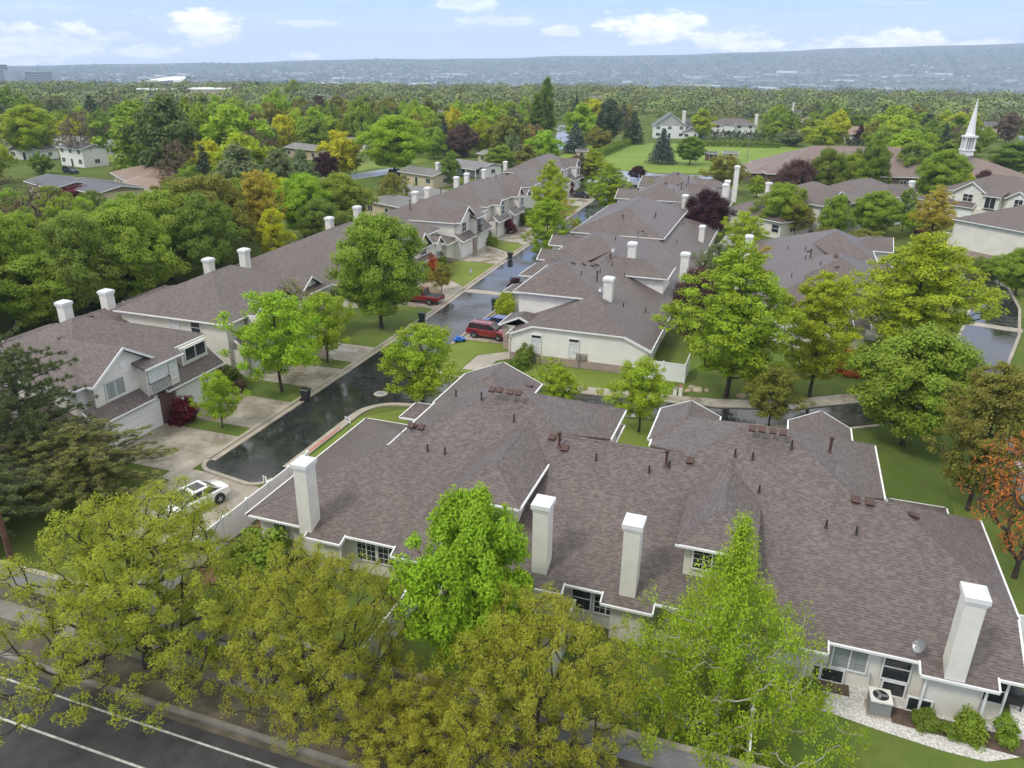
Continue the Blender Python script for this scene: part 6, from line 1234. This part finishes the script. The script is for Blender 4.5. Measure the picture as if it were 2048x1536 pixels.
# --- the wood behind the left row and the neighbourhood beyond
for px, pyb, pyt, w, c, k, l in ((95, 660, 512, 210, 'green', 'maple', 'green tree at the left edge behind the nearest two chimneys'), (20, 560, 505, 120, 'deep', 'maple', 'dark green tree at the left edge of the wood'), (100, 560, 372, 210, 'brown', 'twiggy', 'large brown half bare tree at the left edge of the wood'), (10, 520, 400, 120, 'olive', 'twiggy', 'olive half bare tree at the very left edge'), (190, 585, 440, 150, 'olive', 'airy', 'olive tree between the brown bare tree and the green wood'), (285, 590, 425, 165, 'green', 'airy', 'green tree behind the second chimney from the left'), (345, 560, 388, 150, 'green', 'maple', 'green tree in the middle of the left wood'), (255, 520, 402, 140, 'green', 'maple', 'green tree behind the middle of the left wood'), (420, 575, 392, 150, 'deep', 'airy', 'darker green tree in front of the orange tree'), (395, 520, 372, 120, 'green', 'maple', 'green tree left of the orange tree'),
                                 (528, 515, 345, 100, 'gold', 'spring', 'tall orange gold tree rising from the left wood'), (552, 535, 420, 80, 'yellow', 'airy', 'bright yellow green tree below the orange gold one'), (612, 480, 352, 112, 'bright', 'maple', 'bright green tree right of the orange gold one'), (690, 470, 350, 112, 'green', 'maple', 'green tree at the right end of the left wood'), (650, 500, 400, 100, 'deep', 'maple', 'dark green tree filling behind the third roof'), (470, 480, 360, 110, 'green', 'maple', 'green tree left behind the orange gold one'),
                                 (345, 372, 195, 120, 'pine', 'faroval', 'tall grey green conifer above the left wood'), (280, 350, 205, 130, 'green', 'faroval', 'tall green tree left of the grey green conifer'), (400, 330, 205, 110, 'green', 'farround', 'green tree right of the grey green conifer'), (475, 340, 214, 130, 'bright', 'farround', 'bright green crown over the left wood'), (430, 385, 284, 64, 'yellow', 'faroval', 'yellow tree left of the bright lime crown'), (495, 392, 270, 126, 'lime', 'farround', 'bright lime crown above the orange gold tree'), (560, 395, 300, 64, 'grey', 'faroval', 'grey green tree right of the bright lime crown'), (612, 398, 302, 60, 'grey', 'faroval', 'second grey green tree right of the bright lime crown'), (652, 362, 306, 56, 'plum', 'plum', 'dark plum tree left of the yellow tree'), (684, 352, 264, 82, 'yellow', 'farround', 'large pure yellow tree in the middle distance'), (700, 350, 300, 60, 'olive', 'airy', 'olive tree under the pure yellow one'),
                                 (790, 352, 234, 130, 'bright', 'maple', 'wide bright green tree in the middle distance over a street'), (925, 314, 250, 66, 'plumgrey', 'farround', 'round dull plum tree in the middle distance'), (868, 318, 256, 58, 'green', 'farround', 'green tree left of the dull plum tree'), (968, 300, 206, 104, 'bright', 'farround', 'broad bright lime green tree behind the dull plum tree'), (900, 372, 305, 46, 'deep', 'faroval', 'cone shaped evergreen behind the left row roofs'), (790, 424, 348, 72, 'olive', 'airy', 'olive tree behind the chimneys of the third townhouse'), (1040, 334, 288, 54, 'grey', 'farspruce', 'pale grey spruce behind the last left row roof'), (1000, 345, 292, 66, 'green', 'maple', 'green tree left of the pale grey spruce'), (1088, 326, 262, 70, 'bright', 'farround', 'bright green tree right of the pale grey spruce'), (1060, 300, 252, 60, 'gold', 'farround', 'orange tinged tree behind the pale grey spruce'),
                                 (70, 318, 212, 104, 'lime', 'maple', 'yellow green tree with a forked trunk at the far left'), (172, 330, 222, 96, 'brown', 'fartwig', 'brown bare tree right of the white split level house'), (190, 262, 190, 50, 'dark', 'farspruce', 'dark conifer among the far left houses'), (85, 348, 306, 44, 'deep', 'farround', 'round bush in front of the white split level house'), (160, 405, 372, 100, 'wine', 'plum', 'dark red tree in front of the tan bungalows'), (235, 358, 336, 26, 'green', 'farround', 'small bush by the wide tan hipped roof'), (516, 192, 164, 30, 'dark', 'farround', 'dark round tree on the skyline'), (30, 270, 180, 100, 'deep', 'farround', 'dark green tree at the left edge below the office blocks'), (835, 300, 230, 50, 'olive', 'farround', 'olive tree above the wide bright green tree'), (720, 290, 200, 60, 'green', 'farround', 'green tree above the pure yellow one'), (632, 300, 220, 60, 'bright', 'faroval', 'bright tree left of the pure yellow one'), (560, 270, 182, 60, 'bright', 'farround', 'bright green crown below the dark skyline tree'), (590, 210, 160, 32, 'green', 'farround', 'green tree standing out of the skyline right of the dark round one')):
    tree(k, px, pyb, pyt, w, c, l)
# clipped hedges: many plants grown into one wall each
def hedge(pts, hgt, w, colr, label, n_per=90):
    rg = np.random.default_rng(len(label)); P = []
    for a, b_ in zip(pts, pts[1:]):
        a, b_ = np.array(a[:2]), np.array(b_[:2]); L_ = np.linalg.norm(b_ - a); k = int(L_ * n_per); t_ = rg.uniform(0, 1, k); d = (b_ - a) / L_; nn = np.array([-d[1], d[0]])
        z = hgt * rg.uniform(0, 1, k) ** .6 * (.9 + .13 * np.sin(t_ * L_ * 3)); s_ = (rg.uniform(-1, 1, k)); s_ = np.sign(s_) * np.abs(s_) ** .4 * w / 2
        P.append(np.concatenate([a + (b_ - a) * t_[:, None] + nn * s_[:, None], z[:, None]], 1))
    P = np.concatenate(P); m_ = len(P); N = unit(rg.normal(size=(m_, 3)) + np.array([0, 0, .4])); T = unit(np.cross(N, rg.normal(size=(m_, 3))))
    me = leaf_mesh('hedge', P, N, T, rg.uniform(.35, .7, m_), rg.uniform(.3, .5, m_), np.clip(rg.normal(.5, .2, m_), 0, 1), M['leaf']); o = link_mesh('hedge', me); o.color = (*COLS[colr], 1); return tag(o, label, 'hedge')
hedge([G(1420, 283), G(1530, 287)], 4.6, 2.2, 'dark', 'tall dark clipped hedge along the far edge of the field'); hedge([G(1180, 322), G(1262, 287)], 2.4, 2.5, 'deep', 'hedge along the left side of the field'); hedge([G(1395, 292), G(1560, 296)], 2.0, 1.6, 'deep', 'low hedge below the tall dark clipped one'); hedge([G(1690, 292), G(1740, 294)], 3, 2, 'dark', 'dark hedge in front of the pale roofed house')
HAZE = 1.5e-4
# ================================================================ trees of the farther streets, one object each
def blocked(x, y):
    px, py = PR((x, y, 0))
    if -62 < x < 62 and y < 205 and x > -66: return True
    if -75 < x < 26 and 205 < y < 338: return True
    if 30 < x < 56 and 200 < y < 250: return True
    for hx, hy, rr_ in HOUSES:
        q_ = math.hypot(hx, hy)
        if (x - hx) ** 2 + (y - hy) ** 2 < rr_ ** 2 or (x - hx * (1 - 13 / q_)) ** 2 + (y - hy * (1 - 13 / q_)) ** 2 < 120 or (x - hx * (1 - 26 / q_)) ** 2 + (y - hy * (1 - 26 / q_)) ** 2 < 70: return True
    for hx, hy, w in HAND:
        if (x - hx) ** 2 + (y - hy) ** 2 < (w * .45 + 2.5) ** 2: return True
    for x0, y0, x1, y1 in ((105, 300, 275, 345), (0, 295, 110, 400), (20, 335, 330, 385), (1105, 245, 1150, 305), (0, 300, 340, 480), (560, 318, 1010, 450), (1935, 225, 2048, 330), (1270, 228, 1540, 300)):
        if x0 < px < x1 and y0 < py < y1: return True
    if px > 1940 and py > 280: return True
    return False
HOUSES = [(o.location.x, o.location.y, 10) for o in scene.objects if o.parent is None and o.get('category') in ('house', 'building', 'shed', 'church')]
cand = []; tries = 0
ZONES = [(0, 350, 'at the far left'), (350, 620, 'over the left wood'), (620, 860, 'left of the middle distance'), (860, 1100, 'around the tall poplar'), (1100, 1330, 'behind the field'), (1330, 1600, 'behind the hedge by the field'), (1600, 1850, 'behind the church'), (1850, 2100, 'right of the steeple')]
MIX = [('green', .22), ('deep', .17), ('bright', .13), ('olive', .13), ('lime', .08), ('dark', .07), ('brown', .08), ('grey', .07), ('plumgrey', .03), ('yellow', .02)]
WORD = dict(green='green', deep='dark green', bright='bright green', olive='olive', lime='lime green', dark='blackish green', brown='brown bare', grey='grey green', plumgrey='dull plum', yellow='yellow')
placed = []
while len(placed) < 260 and tries < 40000:
    tries += 1
    rr_ = 140 + 290 * random.random() ** .62; a = R(-19) + random.uniform(-.62, .62); x, y = rr_ * math.sin(a), rr_ * math.cos(a)
    if blocked(x, y) or any((x - q[0]) ** 2 + (y - q[1]) ** 2 < q[2] for q in placed): continue
    placed.append((x, y, random.uniform(62, 130)))
rec = []
for x, y, _ in placed:
    c = random.choices([m[0] for m in MIX], [m[1] for m in MIX])[0]; big = random.random(); h = 6.5 + 6.5 * big; w = h * random.uniform(.75, 1.1)
    k = 'fartwig' if c == 'brown' else ('farspruce' if c == 'dark' else random.choice(['farround', 'farround', 'faroval']))
    if k == 'farspruce': w = h * .55; h *= 1.15
    px, py = PR((x, y, 0)); zone = next((z[2] for z in ZONES if z[0] <= px < z[1]), 'at the far left' if px < 0 else 'right of the steeple')
    rec.append((zone, c, 'tall' if h > 10.5 else ('middling' if h > 8.5 else 'small'), px, x, y, h, w, k))
ORD = ['first', 'second', 'third', 'fourth', 'fifth', 'sixth', 'seventh', 'eighth', 'ninth', 'tenth', 'eleventh', 'twelfth', 'thirteenth', 'fourteenth', 'fifteenth', 'sixteenth', 'seventeenth', 'eighteenth', 'nineteenth', 'twentieth']
bucket = {}
for q in rec: bucket.setdefault(q[:3], []).append(q)
for (zone, c, size), qs in bucket.items():
    qs.sort(key=lambda q: q[3])
    for i, q in enumerate(qs):
        lab = '%s %s %s tree %s' % (size, WORD[c], {'farspruce': 'conical', 'fartwig': 'twiggy'}.get(q[8], 'leafy'), zone) + ('' if len(qs) == 1 else ', %s such from the left' % ORD[min(i, 19)])
        place(q[8], q[4], q[5], q[6], q[7], c, lab, 'trees of the farther streets', seed=int(q[4] * 7) % 5)
# ---- the wood behind the left row, thick with crowns
wood = []; tries = 0; WN = {}
while len(wood) < 46 and tries < 6000:
    tries += 1; x, y = random.uniform(-128, -68.5), random.uniform(28, 150); px, py = PR((x, y, 0))
    if not (-120 < px < 760) or (px < 345 and py < 452) or (px > 560 and py < 455) or 452 < px < 604 or any((x - q[0]) ** 2 + (y - q[1]) ** 2 < 30 for q in wood) or any((x - q[0]) ** 2 + (y - q[1]) ** 2 < 16 for q in HAND): continue
    pyt = random.uniform(398, 470) if px < 345 else random.uniform(352, 420)
    h = min(12.5, max(7, height_at((x, y), pyt))); wood.append((x, y, h, px))
wood.sort(key=lambda q: q[3])
for x, y, h, px in wood:
    c = random.choice(['green', 'green', 'bright', 'olive', 'deep', 'green']); k = random.choice(['maple', 'maple', 'airy', 'spring' if c != 'deep' else 'maple']); side = 'left' if px < 330 else 'right'; key = (c, side); WN[key] = WN.get(key, 0) + 1
    place(k, x, y, h, h * random.uniform(.75, .95), c, '%s tree in the %s part of the left wood, %s such from the left' % (WORD[c], side, ORD[min(WN[key] - 1, 19)]), 'trees of the left wood', seed=int(px))
# ---- beyond 430 m the trees read as one wood: a single mass
rg = np.random.default_rng(99); Ps, Ns, Ts, Ls, Ws, Cs = [], [], [], [], [], []
pal = [COLS[c] for c in ('green', 'deep', 'olive', 'dark', 'grey', 'grey', 'green', 'deep', 'olive', 'deep')]
n = 2700; rr_ = np.sqrt(rg.uniform(420 ** 2, 1000 ** 2, n)); aa = R(-19) + rg.uniform(-.72, .72, n)
for i in range(n):
    x, y = rr_[i] * math.sin(aa[i]), rr_[i] * math.cos(aa[i]); px, py = PR((x, y, 0))
    if 255 < px < 470 and rr_[i] < 640 and 183 < py < 215: continue
    if any((x - hx) ** 2 + (y - hy) ** 2 < 130 for hx, hy, _ in HOUSES): continue
    h = rg.uniform(6, 15); w = h * rg.uniform(.8, 1.7); k = 240; d = unit(rg.normal(size=(k, 3))); d[:, 2] = np.abs(d[:, 2]) * 1.0 - .25; lump = 1 + .3 * np.sin(d[:, 0] * 4 + i) * np.cos(d[:, 1] * 6 + i * 2)
    z0 = terrain_z(rr_[i], aa[i]); P = np.stack([x + d[:, 0] * w / 2 * lump, y + d[:, 1] * w / 2 * lump, z0 + h * .5 + d[:, 2] * h * .5 * lump], 1); N = unit(d + np.array([0, 0, .25]) + rg.normal(size=(k, 3)) * .3)
    Ps.append(P); Ns.append(N); Ts.append(np.cross(N, rg.normal(size=(k, 3)))); Ls.append(rg.uniform(.8, 1.6, k)); Ws.append(rg.uniform(.7, 1.3, k)); c = (np.array(pal[rg.integers(len(pal))]) * .5 + np.array([.05, .06, .028])) * rg.uniform(.7, 1.35); Cs.append(np.repeat(c[None], k, 0))
me = leaf_mesh('distant_wood', np.concatenate(Ps), np.concatenate(Ns), np.concatenate(Ts), np.concatenate(Ls), np.concatenate(Ws), rg.uniform(0, 1, sum(len(p) for p in Ps)), M['leaf'])
me.materials.clear(); wm, t, b = mat('distant_leaf'); at = t.n('ShaderNodeAttribute', attribute_name='species'); ge = t.n('ShaderNodeNewGeometry'); hs = t.n('ShaderNodeHueSaturation'); t.put(hs.inputs['Color'], at.outputs['Color']); t.put(hs.inputs['Value'], t.m('ADD', .8, t.m('MULTIPLY', ge.outputs['Random Per Island'], .4))); t.put(b.inputs['Base Color'], hs.outputs[0]); b.inputs['Roughness'].default_value = .6
me.materials.append(wm); ca = me.attributes.new('species', 'FLOAT_COLOR', 'POINT'); cc = np.concatenate(Cs); ca.data.foreach_set('color', np.concatenate([np.repeat(cc, 4, 0), np.ones((len(cc) * 4, 1))], 1).astype('f').ravel())
tag(link_mesh('distant_woodland', me), 'far belt of mixed trees along the edge of the bench', 'woodland', kind='stuff')
# ---- the town on the valley floor, uncountable specks of roofs and trees
V, F, Ci = [], [], []
def boxes(n, r0, r1, pw, wlo, whi, hlo, hhi, cols):
    r = r0 + (r1 - r0) * rg.uniform(0, 1, n) ** pw; a = R(-19) + rg.uniform(-.72, .72, n)
    for i in range(n):
        x, y = r[i] * math.sin(a[i]), r[i] * math.cos(a[i]); z = terrain_z(r[i], a[i]) - 1; w, d, h = rg.uniform(wlo, whi), rg.uniform(wlo, whi) * .7, rg.uniform(hlo, hhi); th = rg.choice([.2, .35, -.3]); c_, s_ = math.cos(th), math.sin(th); b_ = len(V)
        for zz in (z, z + h):
            for u, v in ((-w, -d), (w, -d), (w, d), (-w, d)): V.append((x + (u * c_ - v * s_) / 2, y + (u * s_ + v * c_) / 2, zz))
        for f in ((4, 5, 6, 7), (0, 1, 5, 4), (1, 2, 6, 5), (2, 3, 7, 6), (3, 0, 4, 7)): F.append(tuple(b_ + k for k in f)); Ci.append(int(rg.choice(cols)))
boxes(2600, 1100, 6000, 1.3, 12, 26, 5, 9, [0, 0, 1, 1, 2]); boxes(260, 1500, 5600, 1.2, 50, 150, 8, 14, [0, 1, 2]); boxes(600, 3500, 6000, 1, 16, 34, 6, 10, [1, 1, 0]); boxes(420, 560, 1000, .8, 9, 15, 5, 8, [0, 1, 1])
me = bpy.data.meshes.new('valley_town'); me.from_pydata(V, [], F); me.polygons.foreach_set('material_index', Ci)
for nm, c in (('roof_light', rgb(.5, .5, .5)), ('roof_grey', rgb(.2, .2, .21)), ('roof_white', rgb(.8, .8, .8))): me.materials.append(simple(nm, c, .7))
tag(link_mesh('valley_town', me), 'hazy town of small roofs spread over the valley floor', 'town', kind='stuff')
n = 16000; r = 1050 + 6000 * rg.uniform(0, 1, n) ** 1.3; a = R(-19) + rg.uniform(-.72, .72, n); k = 5
ci = np.repeat(np.arange(n), k); z0 = np.array([terrain_z(r[i], a[i]) for i in range(n)]); s_ = rg.uniform(6, 15, n) * (1 + r / 6000)
P = np.stack([r * np.sin(a), r * np.cos(a), z0 + 4], 1)[ci] + rg.normal(size=(n * k, 3)) * s_[ci][:, None] * np.array([.45, .45, .16]); N = unit(rg.normal(size=(n * k, 3)) + np.array([0, 0, .8]))
me = leaf_mesh('valley_trees', P, N, np.cross(N, rg.normal(size=(n * k, 3))), s_[ci] * .8, s_[ci] * .7, rg.uniform(0, 1, n * k), M['leaf']); o = link_mesh('valley_trees', me); o.color = (.04, .075, .03, 1); tag(o, 'hazy scattered trees over the valley floor', 'trees', kind='stuff')
# ---- the air itself
hb = MB(); hb.box(-9300, 9300, -9300, 9300, -90, 330); hm = bpy.data.materials.new('haze_air'); hm.use_nodes = True; t = NT(hm.node_tree); hm.node_tree.nodes.clear()
pv = t.n('ShaderNodeVolumePrincipled', ins={'Color': (.66, .80, 1.0, 1), 'Density': HAZE, 'Anisotropy': .0}); om = t.n('ShaderNodeOutputMaterial'); hm.node_tree.links.new(pv.outputs[0], om.inputs['Volume'])
ho = hb.build('haze', hm); tag(ho, 'thin blue grey haze over the valley', 'haze', kind='stuff')
